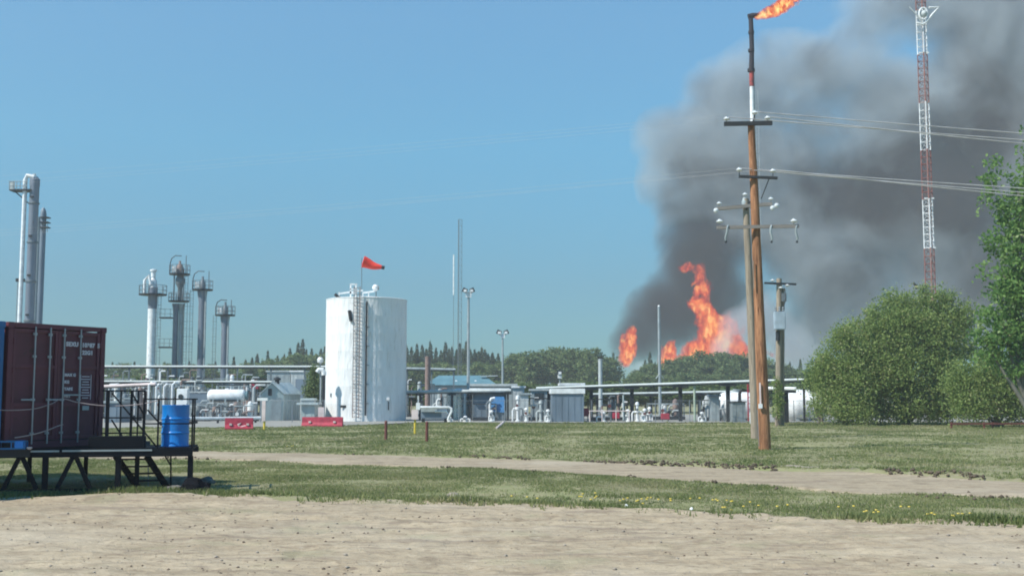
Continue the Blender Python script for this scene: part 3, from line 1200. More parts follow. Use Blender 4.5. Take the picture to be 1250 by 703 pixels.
# white column
CY = 150
c0 = at(182, 513, CY)
colA = thing('process_column', (c0.x, CY, 0), 'white process column with a domed top and upper section coloured grey as shade', 'column')
zt = at(182, 340, CY).z
zm = at(182, 377, CY).z
r_ = 5.2 * mpp(CY)
MB().lathe((c0.x, CY, 0), [(r_, 0), (r_, zm)], 24).build('lower_shell', M['white'], colA)
MB().lathe((c0.x, CY, zm), [(r_ * 1.02, 0), (r_ * 1.02, .5), (r_ * 1.08, .7), (r_ * 1.08, zt - zm - 1.2)], 24).build('shaded_upper_shell', M['col'], colA)  # white shell goes on up here; its shading is put into the grey
zp = at(182, 358, CY).z
MB().lathe((c0.x, CY, zp), [(r_ * 1.0, 0), (r_ * 1.0, .9), (r_ * .8, 1.7), (r_ * .35, 2.1), (.3, 2.15), (.3, 2.9), (.45, 2.9), (.45, 3.1), (.1, 3.2)], 20).build('head', M['white'], colA)
MB().tube([(c0.x - .9, CY - .6, zp), (c0.x - .9, CY - .7, zp + 1.6), (c0.x - .3, CY - .9, zp + 2.3), (c0.x, CY - .9, zp + 1)], .2, 8).build('pipe', M['white'], colA)
platform_ring(colA, c0, zp - .2, 16.5 * mpp(CY), 1.2)
side_ladder(colA, c0, c0.x + r_ + .25, 0, zp)
for py in (388, 424):
    zz = at(0, py, CY).z
    MB().box((c0.x + 1.9, CY - .2, zz), (1.5, 1.2, .16)).build('landing', M['dark'], colA)
    g = MB()
    for zz2 in (.5, 1.1):
        g.rod((c0.x + 1.2, CY - .8, zz + zz2), (c0.x + 2.6, CY - .8, zz + zz2), .03, 4)
        g.rod((c0.x + 2.6, CY - .8, zz + zz2), (c0.x + 2.6, CY + .4, zz + zz2), .03, 4)
    for xx in (1.2, 1.9, 2.6):
        g.rod((c0.x + xx, CY - .8, zz), (c0.x + xx, CY - .8, zz + 1.1), .03, 4)
    g.build('guard_rail', M['grey'], colA)

for spec in (dict(px=217.5, top=335, mid=368, w=13.5, lab='tallest lattice-topped grey column with two ring platforms, between two others', arch=312, r=12.5),
             dict(px=246, top=354, mid=None, w=9.5, lab='slim grey column with one ring platform, third column from the left of its cluster', arch=331, r=12.5),
             dict(px=274.5, top=385, mid=None, w=9, lab='shortest grey column with one ring platform, at the right of the cluster', arch=366, r=12)):
    Yc = 152
    c = at(spec['px'], 400, Yc)
    c.z = 0
    zt = at(0, spec['top'], Yc).z
    t = thing('process_column', c, spec['lab'], 'column')
    w = spec['w'] * mpp(Yc)
    x0 = c.x
    if spec['mid']:
        zmid = at(0, spec['mid'], Yc).z
        MB().lathe((x0 - w * .25, Yc, 0), [(w * .24, 0), (w * .24, zmid - 1.2), (w * .36, zmid - .3)], 16).build('shell', M['col'], t)
        MB().lathe((x0 + w * .25, Yc, 0), [(w * .22, 0), (w * .22, zmid - 1.2), (w * .32, zmid - .3)], 16).build('shell', M['lgrey'], t)
        MB().lathe((x0 + .1, Yc, zmid), [(w * .2, 0), (w * .2, zt - zmid - 1.8), (w * .42, zt - zmid - 1.2), (w * .42, zt - zmid - .6), (w * .2, zt - zmid)], 14).build('separator', M['grey'], t)
        for s in (-1, 1):
            MB().rod((x0 + s * w * .42, Yc - .3, zmid), (x0 + s * w * .42, Yc - .3, zt), .1, 6).build('leg', M['grey'], t)
        platform_ring(t, c, zmid, spec['r'] * mpp(Yc))
    else:
        MB().lathe((x0, Yc, 0), [(w * .45, 0), (w * .45, zt - 1.6), (w * .62, zt - .4), (w * .62, zt - .1)], 18).build('shell', M['col'], t)
        MB().rod((x0 + w * .55, Yc - .4, 0), (x0 + w * .55, Yc - .4, zt), .13, 7).build('pipe', M['lgrey'], t)
    MB().lathe((x0, Yc, zt), [(w * .4, 0), (w * .42, .7), (w * .2, 1.3), (.15, 1.5), (.15, 1.8)], 14).build('head', M['brown'] if spec['mid'] else M['grey'], t)
    MB().box((x0 - .5, Yc - .9, zt + .6), (.5, .3, .8)).build('instrument_box', M['white'], t)
    platform_ring(t, c, zt, spec['r'] * mpp(Yc), 1.2)
    side_ladder(t, c, x0 - w * .5 - 1.0 if not spec['mid'] else x0 + w * .5 + .1, 0, zt)
    ha = at(0, spec['arch'], Yc).z - zt
    davit(t, (x0 - spec['r'] * mpp(Yc) * .95, Yc, zt), ha, spec['r'] * mpp(Yc) * 1.1)
    MB().rod((x0 + spec['r'] * mpp(Yc) * .6, Yc, zt), (x0 + spec['r'] * mpp(Yc) * .6, Yc, zt + ha), .06, 5).build('whip', M['grey'], t)

# tall far-left group
Yl = 130
c = at(36, 400, Yl)
c.z = 0
zt = at(0, 216, Yl).z
big = thing('process_column', c, 'tallest process column above the maroon container, with a side platform at its top', 'column')
MB().lathe((c.x - .05, Yl, 0), [(.52, 0), (.52, zt - 1.2), (.56, zt - 1.0), (.56, zt - .3), (.3, zt)], 20).build('shell', M['col'], big)
MB().tube([(at(29, 300, Yl).x, Yl - .3, 0), (at(29, 300, Yl).x, Yl - .3, zt - .4), (at(31, 300, Yl).x, Yl - .3, zt + .1), (c.x, Yl - .3, zt - .1)], .24, 10).build('pipe', M['white'], big)
MB().tube([(at(41.5, 300, Yl).x, Yl - .2, 0), (at(41.5, 300, Yl).x, Yl - .2, zt - .6), (at(39, 300, Yl).x, Yl - .2, zt + .25), (c.x, Yl - .2, zt - .2)], .22, 10).build('pipe', M['white'], big)
zz = at(0, 233, Yl).z
xl = at(16.5, 233, Yl).x
MB().box(((xl + c.x) / 2 - .2, Yl, zz), (c.x - xl, 1.4, .18)).build('platform', M['dark'], big)
g = MB()
for q in (.45, .95):
    g.rod((xl - .2, Yl - .7, zz + q), (c.x - .6, Yl - .7, zz + q), .04, 4)
for q in range(4):
    g.rod((xl - .2 + q * .42, Yl - .7, zz), (xl - .2 + q * .42, Yl - .7, zz + 1), .04, 4)
g.build('guard_rail', M['lgrey'], big)
MB().box((xl + .1, Yl - .6, zz + .5), (.5, .2, .9)).build('instrument_box', M['offwhite'], big)
MB().beam((xl + .2, Yl, zz - .1), (c.x - .5, Yl, zz - 1.6), .12, .12).build('bracket', M['dark'], big)
for zz in np.arange(6, zt - 3, 4.5):
    MB().lathe((c.x - .05, Yl, zz), [(.56, 0), (.62, .05), (.62, .2), (.56, .25)], 16).build('flange', M['grey'], big)
    MB().box((at(39, 300, Yl).x, Yl - .55, zz + .8), (.35, .2, .2)).build('pipe_clamp', M['dark'], big)

c2 = at(47.5, 400, Yl + 4)
c2.z = 0
zt2 = at(0, 255, Yl + 4).z
t = thing('process_column', c2, 'slim grey column immediately right of the tallest one, with small platforms', 'column')
MB().lathe(c2, [(.36, 0), (.36, zt2 - .6), (.28, zt2 - .2), (.12, zt2 + .1)], 16).build('shell', M['bluegrey'], t)
MB().rod((c2.x - .38, c2.y - .3, 0), (c2.x - .38, c2.y - .3, zt2 - 1), .1, 6).build('pipe', M['lgrey'], t)
for py in (266, 272, 278):
    zz = at(0, py, Yl + 4).z
    MB().box((c2.x + .3, c2.y - .1, zz), (.95, .9, .12)).build('platform', M['dark'], t)
g = MB()
for xx in (-.1, .35, .75):
    g.rod((c2.x + xx, c2.y - .5, at(0, 278, Yl).z), (c2.x + xx, c2.y - .5, at(0, 264, Yl).z), .035, 4)
g.build('guard_rail', M['grey'], t)

c3 = at(22.5, 400, Yl + 8)
c3.z = 0
zt3 = at(0, 345, Yl + 8).z
t = thing('ladder_frame', c3, 'short ladder frame with a lamp, left of the tallest column', 'frame')
g = MB()
for s in (-.32, .32):
    g.rod((c3.x + s, c3.y, 0), (c3.x + s, c3.y, zt3), .06, 5)
zz = 1
while zz < zt3:
    g.rod((c3.x - .32, c3.y, zz), (c3.x + .32, c3.y, zz), .035, 4)
    zz += .9
g.build('frame', M['lgrey'], t)
MB().box((c3.x, c3.y, zt3 + .3), (.95, .5, .4)).build('lamp_head', M['dark'], t)
MB().rod((c3.x, c3.y, zt3), (c3.x, c3.y, zt3 + 1.0), .04, 4).build('whip', M['grey'], t)

# ------------------------------------------------------------------ lattice towers
def lattice(z0, z1, w0, w1, step, r, legs=3, rot=.2):
    """closed triangular lattice segment in local coordinates"""
    g = MB()
    n_ = max(1, round((z1 - z0) / step))
    def P(i, k_):
        t_ = i / n_
        w = w0 + (w1 - w0) * t_
        a_ = rot + 2 * PI * k_ / legs
        return Vector((w / 1.732 * math.cos(a_), w / 1.732 * math.sin(a_), z0 + (z1 - z0) * t_))
    for k_ in range(legs):
        g.rod(P(0, k_), P(n_, k_), r, 5)
        for i in range(n_):
            g.rod(P(i, k_), P(i, (k_ + 1) % legs), r * .55, 4)
            g.rod(P(i, k_), P(i + 1, (k_ + 1) % legs), r * .5, 4)
        g.rod(P(n_, k_), P(n_, (k_ + 1) % legs), r * .55, 4)
    return g


LY_ = 120
lc = at(1136.5, 350, LY_)
lc.z = 0
tow = thing('lattice_tower', lc, 'tall red and white banded lattice radio tower rising behind the bushes', 'tower')
cuts = [430, 350, 303, 243, 183, 125, 66, 25, -10, -60]
cols = ['W', 'R', 'R', 'W', 'R', 'W', 'R', 'W', 'R', 'R']
zs_ = [0] + [at(1128, c_, LY_).z for c_ in (350, 303, 243, 183, 125, 66, 12, -45)]
bands = ['R', 'R', 'W', 'R', 'W', 'R', 'W', 'R']
for i, bnd in enumerate(bands):
    z0, z1 = zs_[i], zs_[i + 1]
    lattice(z0, z1 - .02, .98, .98, .80, .06 if bnd == 'R' else .055, rot=.35).build('tower_section', M['towerred'] if bnd == 'R' else M['white'], tow, local=True)
# antennas at top
za = at(1128, 16, LY_).z
def lt(px, py, dy=0):
    return at(px, py, LY_ + dy) - lc


MB().tube([lt(1119, 28, -.8), lt(1126, 30, -.9), lt(1131, 27, -.9), lt(1138, 18, -.9), lt(1146, 9, -.9), lt(1134, 9.5, -.9)], .11, 8).build('antenna_arm', M['white'], tow, local=True)
MB().tube([lt(1110, 9, -.8), lt(1115, 14, -.9), lt(1121, 21, -.9), lt(1126, 29, -.9)], .07, 7).build('antenna_arm', M['offwhite'], tow, local=True)
ring = [lt(1127 + 5.0 * math.cos(a_ * PI / 8), 17 + 7.2 * math.sin(a_ * PI / 8), -1.0) for a_ in range(17)]
MB().tube(ring, .10, 7).build('antenna_ring', M['white'], tow, local=True)
MB().lathe(lt(1128, 17, -.9), [(.05, -.35), (.3, -.2), (.42, 0), (.44, .06)], 14, axis='Y').build('dish', M['offwhite'], tow, local=True)
for py in (66, 303, 243):
    z = lt(1128, py).z
    MB().box((0, -.4, z), (1.0, .12, .12)).build('marker_bar', M['white'], tow, local=True)
MB().box(lt(1129.5, 350), (.6, .5, .25)).build('clamp_plate', M['dark'], tow, local=True)
# feeder cable ladder on the face
g = MB()
for xx in (-.15, .1):
    g.rod((xx, -.5, 0), (xx, -.5, zs_[-1] - 1), .03, 4)
for z in np.arange(1, zs_[-1] - 1, .8):
    g.rod((-.15, -.5, z), (.1, -.5, z), .02, 3)
g.build('cable_ladder', M['brown'], tow, local=True)
MB().tube([lt(1115, 345, -1), lt(1118, 349, -1), lt(1119, 353, -1)], .12, 6).build('side_bracket', M['dark'], tow, local=True)
MB().rod(lt(1119, 352, -1), lt(1127, 352, 0), .03, 4).build('bracket_arm', M['dark'], tow, local=True)

# far guyed mast
my = 260
mc = at(560.5, 440, my)
mc.z = 0
mast = thing('lattice_mast', mc, 'very thin hazy lattice mast rising above the far conifers', 'mast')
zt = at(0, 268, my).z
for i in range(4):
    lattice(zt * i / 4, zt * (i + 1) / 4 - .02, .9, .9, 1.5, .05).build('mast_section', M['grey'], mast, local=True)
wc = at(553.5, 400, 250)
wc.z = 0
wh = thing('whip_antenna', wc, 'white whip antenna pole standing just left of the thin lattice mast', 'antenna')
MB().rod(wc, (wc.x, wc.y, at(0, 360, 250).z), .05, 5).build('mast_pole', M['grey'], wh)
MB().rod((wc.x, wc.y, at(0, 360, 250).z), (wc.x, wc.y, at(0, 311, 250).z), .14, 7).build('whip', M['white'], wh)

# ------------------------------------------------------------------ flood-light masts
def flood(px, top, Yf, label, heads=2, r=.13, mat=None):
    b_ = at(px, 500, Yf)
    b_.z = 0
    t_ = thing('floodlight_mast', b_, label, 'light mast')
    zt_ = at(px, top + 6, Yf).z
    MB().cone(b_, (b_.x, b_.y, zt_), r * 1.2, r * .8, 8).build('pole', mat or M['lgrey'], t_)
    s_ = mpp(Yf)
    for k_ in range(heads):
        sx_ = (k_ * 2 - 1) * 4.5 * s_ if heads > 1 else 0
        MB().box((b_.x + sx_, b_.y - .1, zt_ + 2.5 * s_), (5.5 * s_, .5, 5 * s_), Matrix.Rotation(R(24 * (1 - 2 * k_)), 3, 'Y')).build('lamp_head', M['dark'], t_)
        MB().box((b_.x + sx_ * .9, b_.y - .37, zt_ + 1.8 * s_), (3.6 * s_, .06, 3 * s_)).build('lamp_lens', M['white'], t_)
    MB().box((b_.x, b_.y, zt_ - .2), (.5, .4, .5)).build('bracket', M['white'], t_)
    return t_


flood(571.5, 351, 105, 'tall light mast with two tilted flood heads, right of the thin lattice mast')
flood(613.5, 402, 140, 'lower light mast with paired white flood heads in front of the trees')
flood(683.5, 451, 140, 'short light mast with a single white head above the grey block building', heads=1, r=.08)

# plain poles and stacks
def stack(px, top, Ys, r, mat, label, cap=True, name='exhaust_stack'):
    b_ = at(px, 480, Ys)
    b_.z = 0
    t_ = thing(name, b_, label, 'stack')
    zt_ = at(px, top, Ys).z
    MB().lathe((0, 0, 0), [(r, 0), (r, zt_ - .1), (r * 1.08, zt_ - .1), (r * 1.08, zt_)], 18).build('shell', mat, t_, local=True)
    MB().lathe((0, 0, 0), [(r * 1.35, 0), (r * 1.35, .8), (r * 1.02, 1.1)], 18).build('base', M['grey'], t_, local=True)
    if cap:
        MB().box((0, 0, zt_ + .12), (r * 2.6, r * 2.2, .1)).build('cap', M['dark'], t_, local=True)
        MB().rod((0, 0, zt_ - .1), (0, 0, zt_ + .12), r * .3).build('cap_stem', M['dark'], t_, local=True)
    return t_


stack(522, 435, 110, .26, M['brown'], 'brownish exhaust stack just right of the white tank', cap=False)
stack(733, 438, 110, .19, M['offwhite'], 'slim white exhaust stack with a dark cap, in front of the treeline')
t = thing('slim_pole', (at(805.5, 480, 105).x, 105, 0), 'slim pale pole standing in front of the small flames', 'pole')
zt = at(805, 374, 105).z
MB().cone((0, 0, 0), (0, 0, zt), .15, .11, 8).build('shaft', M['lgrey'], t, local=True)
MB().cone((0, 0, zt), (0, 0, zt + .12), .12, .05, 8).build('tip', M['white'], t, local=True)
MB().tube([(-.35, -.1, at(0, 462, 105).z), (0, -.1, at(0, 456, 105).z), (.35, -.1, at(0, 462, 105).z)], .04, 5).build('brace', M['lgrey'], t, local=True)

# ------------------------------------------------------------------ utility poles
def bent_pole(t_, way, mat):
    """shaft through way points (point, radius)"""
    P_ = [Vector(p) for p, r in way]
    return MB().tube(P_, .2, 18, [r for p, r in way]).build('shaft', mat, t_, smooth=60)


def pole_body(t_, base, top, r0, r1, mat, seed=0):
    g = MB()
    pts, rr_ = [], []
    for i in range(15):
        q = i / 14
        p = Vector(base).lerp(Vector(top), q) + Vector((mnoise.noise((q * 3, seed, 0)) * .05, 0, 0)) * math.sin(PI * q)
        pts.append(p)
        rr_.append(r0 + (r1 - r0) * q)
    g.tube(pts, r0, 18, rr_)
    return g.build('shaft', mat, t_, smooth=60)


def insulator(t_, p, s=1.0, down=False):
    """porcelain bell on a pin"""
    p = Vector(p)
    k_ = -1 if down else 1
    ins = MB().lathe(p, [(.03 * s, .02 * k_), (.045 * s, .05 * k_), (.12 * s, .07 * k_), (.135 * s, .10 * k_), (.08 * s, .15 * k_), (.05 * s, .16 * k_), (.06 * s, .19 * k_), (.02 * s, .20 * k_)], 12).build('insulator', M['porc'], t_)
    MB().rod(p - Vector((0, 0, .02)), p + Vector((0, 0, .05 * k_)), .015).build('pin', M['dark'], ins)
    return ins


mb_ = gnd(934.3, 548.5)
PY_ = mb_.y
mtop = at(917, 150, PY_ + .15)
pole = thing('utility_pole', (mb_.x, mb_.y, H(mb_.x, mb_.y)), 'tall brown wooden utility pole nearest the camera, with three crossarms', 'utility pole')
bent_pole(pole, [((mb_.x - .02, mb_.y, -.1), .24), (at(931.4, 490, PY_), .228), (at(928.8, 430, PY_), .218), (at(926.5, 375, PY_), .195), (at(924.3, 320, PY_), .185), (at(922, 265, PY_), .17), (at(919.5, 205, PY_), .15), (at(916.6, 150, PY_), .13)], M['pole'])
gm = 26


def pa(px, py, dy=0.0):
    return at(px, py, PY_ + dy)


MB().beam(pa(884, 151.5, -.15), pa(942.5, 150.5, -.15), .12, .16).build('crossarm', M['armd'], pole)
for px, py in ((887, 148), (937, 147)):
    insulator(pole, pa(px, py + .5, -.15))
insulator(pole, pa(921.5, 141, .1))
MB().rod(pa(919, 150, .1), pa(921.5, 140.5, .1), .03).build('pin', M['dark'], pole)
MB().beam(pa(902, 215.5, -.2), pa(949, 217.5, -.2), .11, .10).build('crossarm', M['armd'], pole)
for px, py in ((902.5, 209.5), (943.5, 211)):
    insulator(pole, pa(px, py + 1, -.2), .95)
    MB().rod(pa(px, py + 6, -.2), pa(px, py, -.2), .015).build('pin', M['dark'], pole)
MB().rod(pa(939, 218, -.1), pa(929, 243, .0), .02).build('brace', M['dark'], pole)
ca = MB().beam(pa(875, 277.8, -.26), pa(975, 276, -.26), .10, .13).build('crossarm', M['arm'], pole)
for px, py in ((878.5, 272), (969, 271.5)):
    insulator(pole, pa(px, py + 1.5, -.26), 1.05)
for px in (887.5, 940.5, 971.5):
    s_ = 1 if px < 930 else -1
    MB().tube([pa(px + 1.5, 275, -.3), pa(px + .5, 277.5, -.35), pa(px, 283, -.33), pa(px - 2 * s_, 291, -.3), pa(px - 1.5 * s_, 294, -.3)], .04, 8, [.025, .04, .048, .045, .02]).build('bushing', M['lgrey'], pole)
    MB().rod(pa(px - 1.5 * s_, 294, -.3), pa(px - 1.2 * s_, 296.5, -.3), .04).build('pin', M['dark'], pole)
MB().beam(pa(919.5, 318, -.24), pa(920.3, 352, -.245), .02, .06).build('ground_moulding', M['poleg'], pole)
MB().beam(pa(927.6, 467, -.27), pa(928.3, 494, -.27), .05, .05).build('conduit', M['pinkwhite'], pole)
MB().box(pa(928.3, 495.5, -.28), (.13, .1, .17)).build('meter_tag', M['white'], pole)
MB().rod(pa(924.5, 500, -.2), pa(926.5, 545, -.2), .012).build('ground_wire', M['galv'], pole)

# grey pole right behind it
g0 = gnd(923, 536)
GY = g0.y
gt_ = at(909, 243, GY)
gpole = thing('utility_pole', (g0.x, g0.y, H(g0.x, g0.y)), 'weathered grey utility pole standing directly behind the brown one', 'utility pole')
bent_pole(gpole, [((g0.x - .02, g0.y, -.1), .215), (at(919.8, 460, GY), .205), (at(917.2, 400, GY), .19), (at(914.2, 330, GY), .175), (at(911.6, 280, GY), .16), (at(910.3, 243, GY), .15)], M['poleg'])
ga = lambda px, py, dy=-.2: at(px, py, GY + dy)
MB().beam(ga(875, 255), ga(942, 249), .16, .16).build('crossarm', M['arm'], gpole)
for px, py in ((878, 249), (941, 243.5)):
    insulator(gpole, ga(px, py + 2), 1.0)
insulator(gpole, ga(909.5, 240, 0), 1.0)
MB().lathe(ga(909, 247, 0), [(.1, -.25), (.16, 0), (.1, .2), (.03, .25)], 10).build('cap', M['lgrey'], gpole)
for px, py in ((874, 257), (943, 254), (948, 251)):
    MB().lathe(ga(px, py, -.35), [(.04, -.1), (.115, -.05), (.115, .05), (.04, .1)], 12, axis='Y').build('strain_insulator', M['porc'], gpole)
MB().rod(ga(911, 256), ga(915, 246, -.1), .05).build('brace', M['dark'], gpole)

# transformer pole
TY2 = 84
tb0 = at(950, 515, TY2)
tp = thing('utility_pole', (tb0.x, TY2, 0), 'shorter grey transformer pole just right of the brown pole', 'utility pole')
ta = lambda px, py, dy=0: at(px, py, TY2 + dy)
pole_body(tp, (tb0.x, TY2, -.1), ta(951, 340), .24, .19, M['poleg'], 9)
pole_body(tp, (at(955.5, 515, TY2).x + .02, TY2 + .35, -.1), ta(955.5, 352, .35), .17, .14, M['poleg'], 11)
MB().beam(ta(933, 345.5, -.25), ta(972, 347, -.25), .12, .14).build('crossarm', M['dark'], tp)
for px, py in ((943, 344), (961, 350), (953, 353)):
    insulator(tp, ta(px, py, -.25), 1.4)
MB().box(ta(951.5, 391.5, -.5), (13 * mpp(TY2), .55, 22 * mpp(TY2))).build('transformer', mk('transformer_paint', (.36, .44, .50), .5), tp, bevel=.05)
for px in (947, 951.5, 956):
    MB().lathe(ta(px, 380, -.5), [(.06, 0), (.1, .05), (.05, .15), (.09, .2), (.04, .35)], 8).build('bushing', M['grey'], tp)
MB().tube([ta(958, 352, -.3), ta(959.5, 362, -.5), ta(957, 374, -.6), ta(956.5, 380, -.5)], .03, 5).build('lead_wire', M['dark'], tp)
MB().box(ta(957, 363, -.3), (.3, .3, .6)).build('cutout', M['grey'], tp)
MB().rod(ta(949.5, 404, -.3), ta(949.5, 416, -.3), .16).build('bracket', M['dark'], tp)

# ------------------------------------------------------------------ power lines
def wire(a, b, sag, label, grp='power lines strung across the sky', r=.011):
    a, b = Vector(a), Vector(b)
    pts = []
    N = 60
    for i in range(N + 1):
        t_ = i / N
        p = a.lerp(b, t_)
        p.z -= sag * 4 * t_ * (1 - t_)
        pts.append(p)
    o = MB().tube(pts, r, 4).build('power_line', M['wire'], smooth=60)
    return tag(o, label, 'power line', grp)


def wires(px, py, dy, right_py, left, lb):
    p = at(px, py, PY_ + dy)
    # run right: passes the right picture edge (1250,right_py) at about the same distance
    e = at(1250, right_py, PY_ + 2.0)
    d_ = (e - p)
    far_ = p + d_ * 2.4
    zfix = d_.z
    # parabola through p, e with sag
    pts = []
    sag = .06
    for i in range(61):
        t_ = i / 60 * 2.4
        q = p + d_ * t_
        q.z -= sag * (t_ * (2.4 - t_) - t_ * 1.4)  # passes exactly through e at t=1
        pts.append(q)
    tag(MB().tube(pts, .019, 4).build('power_line', M['wire'], smooth=60), lb[0], 'power line', 'power lines on the tall brown pole')
    e = at(left[0], left[1], left[2])
    pts = []
    for i in range(61):
        t_ = i / 60
        q = p.lerp(e, t_)
        q.z -= 1.2 * 4 * t_ * (1 - t_) * .5
        pts.append(q)
    tag(MB().tube(pts, .003, 4).build('power_line', M['wire'], smooth=60), lb[1], 'power line', 'power lines on the tall brown pole')


wires(921.5, 136.5, .1, 163, (-420, 235, 112), ('topmost power line running right from the pole top', 'topmost power line running left from the pole top'))
wires(887, 143, -.15, 171, (-420, 243, 111), ('second power line running right from the dark top crossarm', 'power line running left from the left end of the top crossarm'))
wires(937, 142.5, -.15, 175.5, (-420, 247, 112), ('third power line running right, lowest of the upper set', 'power line running left from the right end of the top crossarm'))
wires(902.5, 205.5, -.2, 230, (-420, 300, 112), ('uppermost line of the lower set running right from the second crossarm', 'line of the lower set running left from the left insulator'))
wires(921, 208, -.2, 235, (-420, 304, 112), ('middle line of the lower set running right from the second crossarm', 'line of the lower set running left past the pole front'))
wires(943.5, 207, -.2, 239.5, (-420, 308, 112), ('lowest line of the lower set running right from the second crossarm', 'line of the lower set running left from the right insulator'))

# ------------------------------------------------------------------ flare stack
FY = 120
fb = at(924.0, 420, FY)
fb.z = 0
fl_ = thing('flare_stack', fb, 'tall thin flare stack, sooty red above white, burning at its tip', 'flare stack')
zf = lambda py: at(918, py, FY).z
xo = lambda px, py: at(px, py, FY).x
MB().lathe((fb.x, FY, 0), [(.23, 0), (.23, zf(106))], 16).build('lower_pipe', M['white'], fl_)
MB().lathe((fb.x, FY, zf(106)), [(.24, .0), (.24, zf(84) - zf(106))], 16).build('red_band', M['flarered'], fl_)
MB().tube([(fb.x, FY, zf(84)), (xo(917.8, 60), FY, zf(60)), (xo(917.2, 40), FY, zf(40)), (xo(916.4, 22), FY, zf(21))], .28, 12, [.27, .25, .26, .24]).build('upper_pipe', M['soot'], fl_)
for py, r in ((86, .4), (62, .34), (40, .32)):
    MB().lathe((xo(917, py), FY, zf(py)), [(r, -.15), (r, .15)], 12).build('collar', M['soot'], fl_)
MB().rod((fb.x + .3, FY + .1, 2), (fb.x + .3, FY + .1, zf(70)), .05, 5).build('pilot_pipe', M['lgrey'], fl_)
MB().tube([(xo(913.5, 21), FY, zf(21)), (xo(919, 19.5), FY, zf(19.5)), (xo(926, 18), FY, zf(18))], .2, 10, [.3, .3, .16]).build('burner_tip', M['soot'], fl_)
# ladder beside the white pipe
g = MB()
for xx in (.3, .6):
    g.rod((fb.x + xx, FY - .3, 2), (fb.x + xx, FY - .3, zf(112)), .03, 4)
for z in np.arange(2.5, zf(112), .45):
    g.rod((fb.x + .3, FY - .3, z), (fb.x + .6, FY - .3, z), .02, 3)
g.build('ladder', M['lgrey'], fl_)

# ------------------------------------------------------------------ PLANT
exec_parts = []


def posts_and_beam(name, label, cat, Yr, top_pix, posts, beam_mat, post_mat, pw=.2, pipes=(.11,), cap=True, px_step=None, thick=.14, yvar=None):
    """pipe rack: posts with T heads under a run of pipes"""
    (xa_, ya_), (xb_, yb_) = top_pix
    Ya, Yb = Yr if isinstance(Yr, tuple) else (Yr, Yr)
    a = at(xa_, ya_, Ya)
    b = at(xb_, yb_, Yb)
    base = (a + b) / 2
    t_ = thing(name, (base.x, base.y, 0), label, cat)
    off = 0
    for i, r__ in enumerate(pipes):
        o_ = Vector((0, .45 * i, 0))
        MB().tube([a + o_, (a + b) / 2 + o_, b + o_], r__, 8).build('pipe', beam_mat, t_)
    MB().beam(a + Vector((0, .2, -thick)), b + Vector((0, .2, -thick)), .3, .12).build('beam', M['dark'], t_)
    for px in posts:
        # find parameter along the run
        lo, hi = 0.0, 1.0
        for _ in range(30):
            m_ = (lo + hi) / 2
            p = a.lerp(b, m_)
            if p.x / p.y < (px - 625) / FOC:
                lo = m_
            else:
                hi = m_
        p = a.lerp(b, m_)
        MB().box((p.x, p.y + .2, (p.z - thick - .06) / 2), (pw, pw, p.z - thick - .06)).build('post', post_mat, t_)
        if cap:
            MB().box((p.x, p.y + .2, p.z - thick - .13), (pw * 4.2, 1.0, .12)).build('head_beam', post_mat, t_)
    return t_


# left pipe rack, two levels
posts_and_beam('pipe_rack', 'long high pipe rack running behind the platform and blue drum', 'pipe rack', (118, 112), ((60, 447), (398, 447.5)), (158, 205, 248, 290, 331, 372), M['lgrey'], M['grey'], .14, (.11, .10), cap=False)
posts_and_beam('pipe_rack', 'lower second pipe rack under the long high one', 'pipe rack', (116, 111), ((60, 465), (332, 466)), (150, 196, 222, 268, 312), M['lgrey'], M['grey'], .1, (.10, .09), cap=False)
posts_and_beam('pipe_run', 'pinkish pipe run ending at the bank of upright white pipes', 'pipe run', (103, 101), ((90, 473), (190, 468.5)), (110, 132, 152, 168, 186), M['pinkwhite'], M['grey'], .1, (.12,), cap=False)
MB_ = MB()

# bank of upright pipes
bb = at(196, 500, 101)
bank = thing('pipe_bank', (bb.x, 101, 0), 'bank of upright white pipes behind the blue drum', 'pipes')
for i, px in enumerate((182, 186.5, 191, 195.5, 200.5, 206, 210.5)):
    p = at(px, 469 if i % 3 else 467, 101)
    q = at(px + (1.5 if i % 2 else 0), 508, 101)
    MB().tube([(p.x, 101 + .3 * (i % 2), .4), (p.x, 101 + .3 * (i % 2), p.z - .2), (p.x + .15, 101.2, p.z), (p.x + .4, 101.6, p.z)], .10, 8).build('pipe', M['white'] if i % 2 == 0 else M['offwhite'], bank)
MB().box((bb.x, 101, .3), (2.6, 1.0, .5)).build('header', M['grey'], bank)
MB().box((bb.x + .3, 101.6, at(0, 470, 101).z), (2.2, .3, .18)).build('top_header', M['lgrey'], bank)

b0 = at(222.5, 514, 99)
wb = thing('instrument_cabinet', (b0.x, 99, 0), 'small white cabinet on legs just right of the upright pipes', 'cabinet')
MB().box((b0.x, 99, at(0, 485, 99).z), (.95, .6, 1.5)).build('box', M['white'], wb, bevel=.04)
MB().lathe((b0.x - .1, 98.67, at(0, 484, 99).z), [(.22, .02), (.22, -.02)], 12, axis='Y').build('gauge', M['glass'], wb)
MB().box((b0.x + .1, 98.9, at(0, 497, 99).z), (1.3, .8, .12)).build('shelf', M['white'], wb)
for s in (-.4, .4):
    MB().box((b0.x + s, 99, at(0, 497, 99).z / 2), (.1, .1, at(0, 497, 99).z)).build('leg', M['white'], wb)


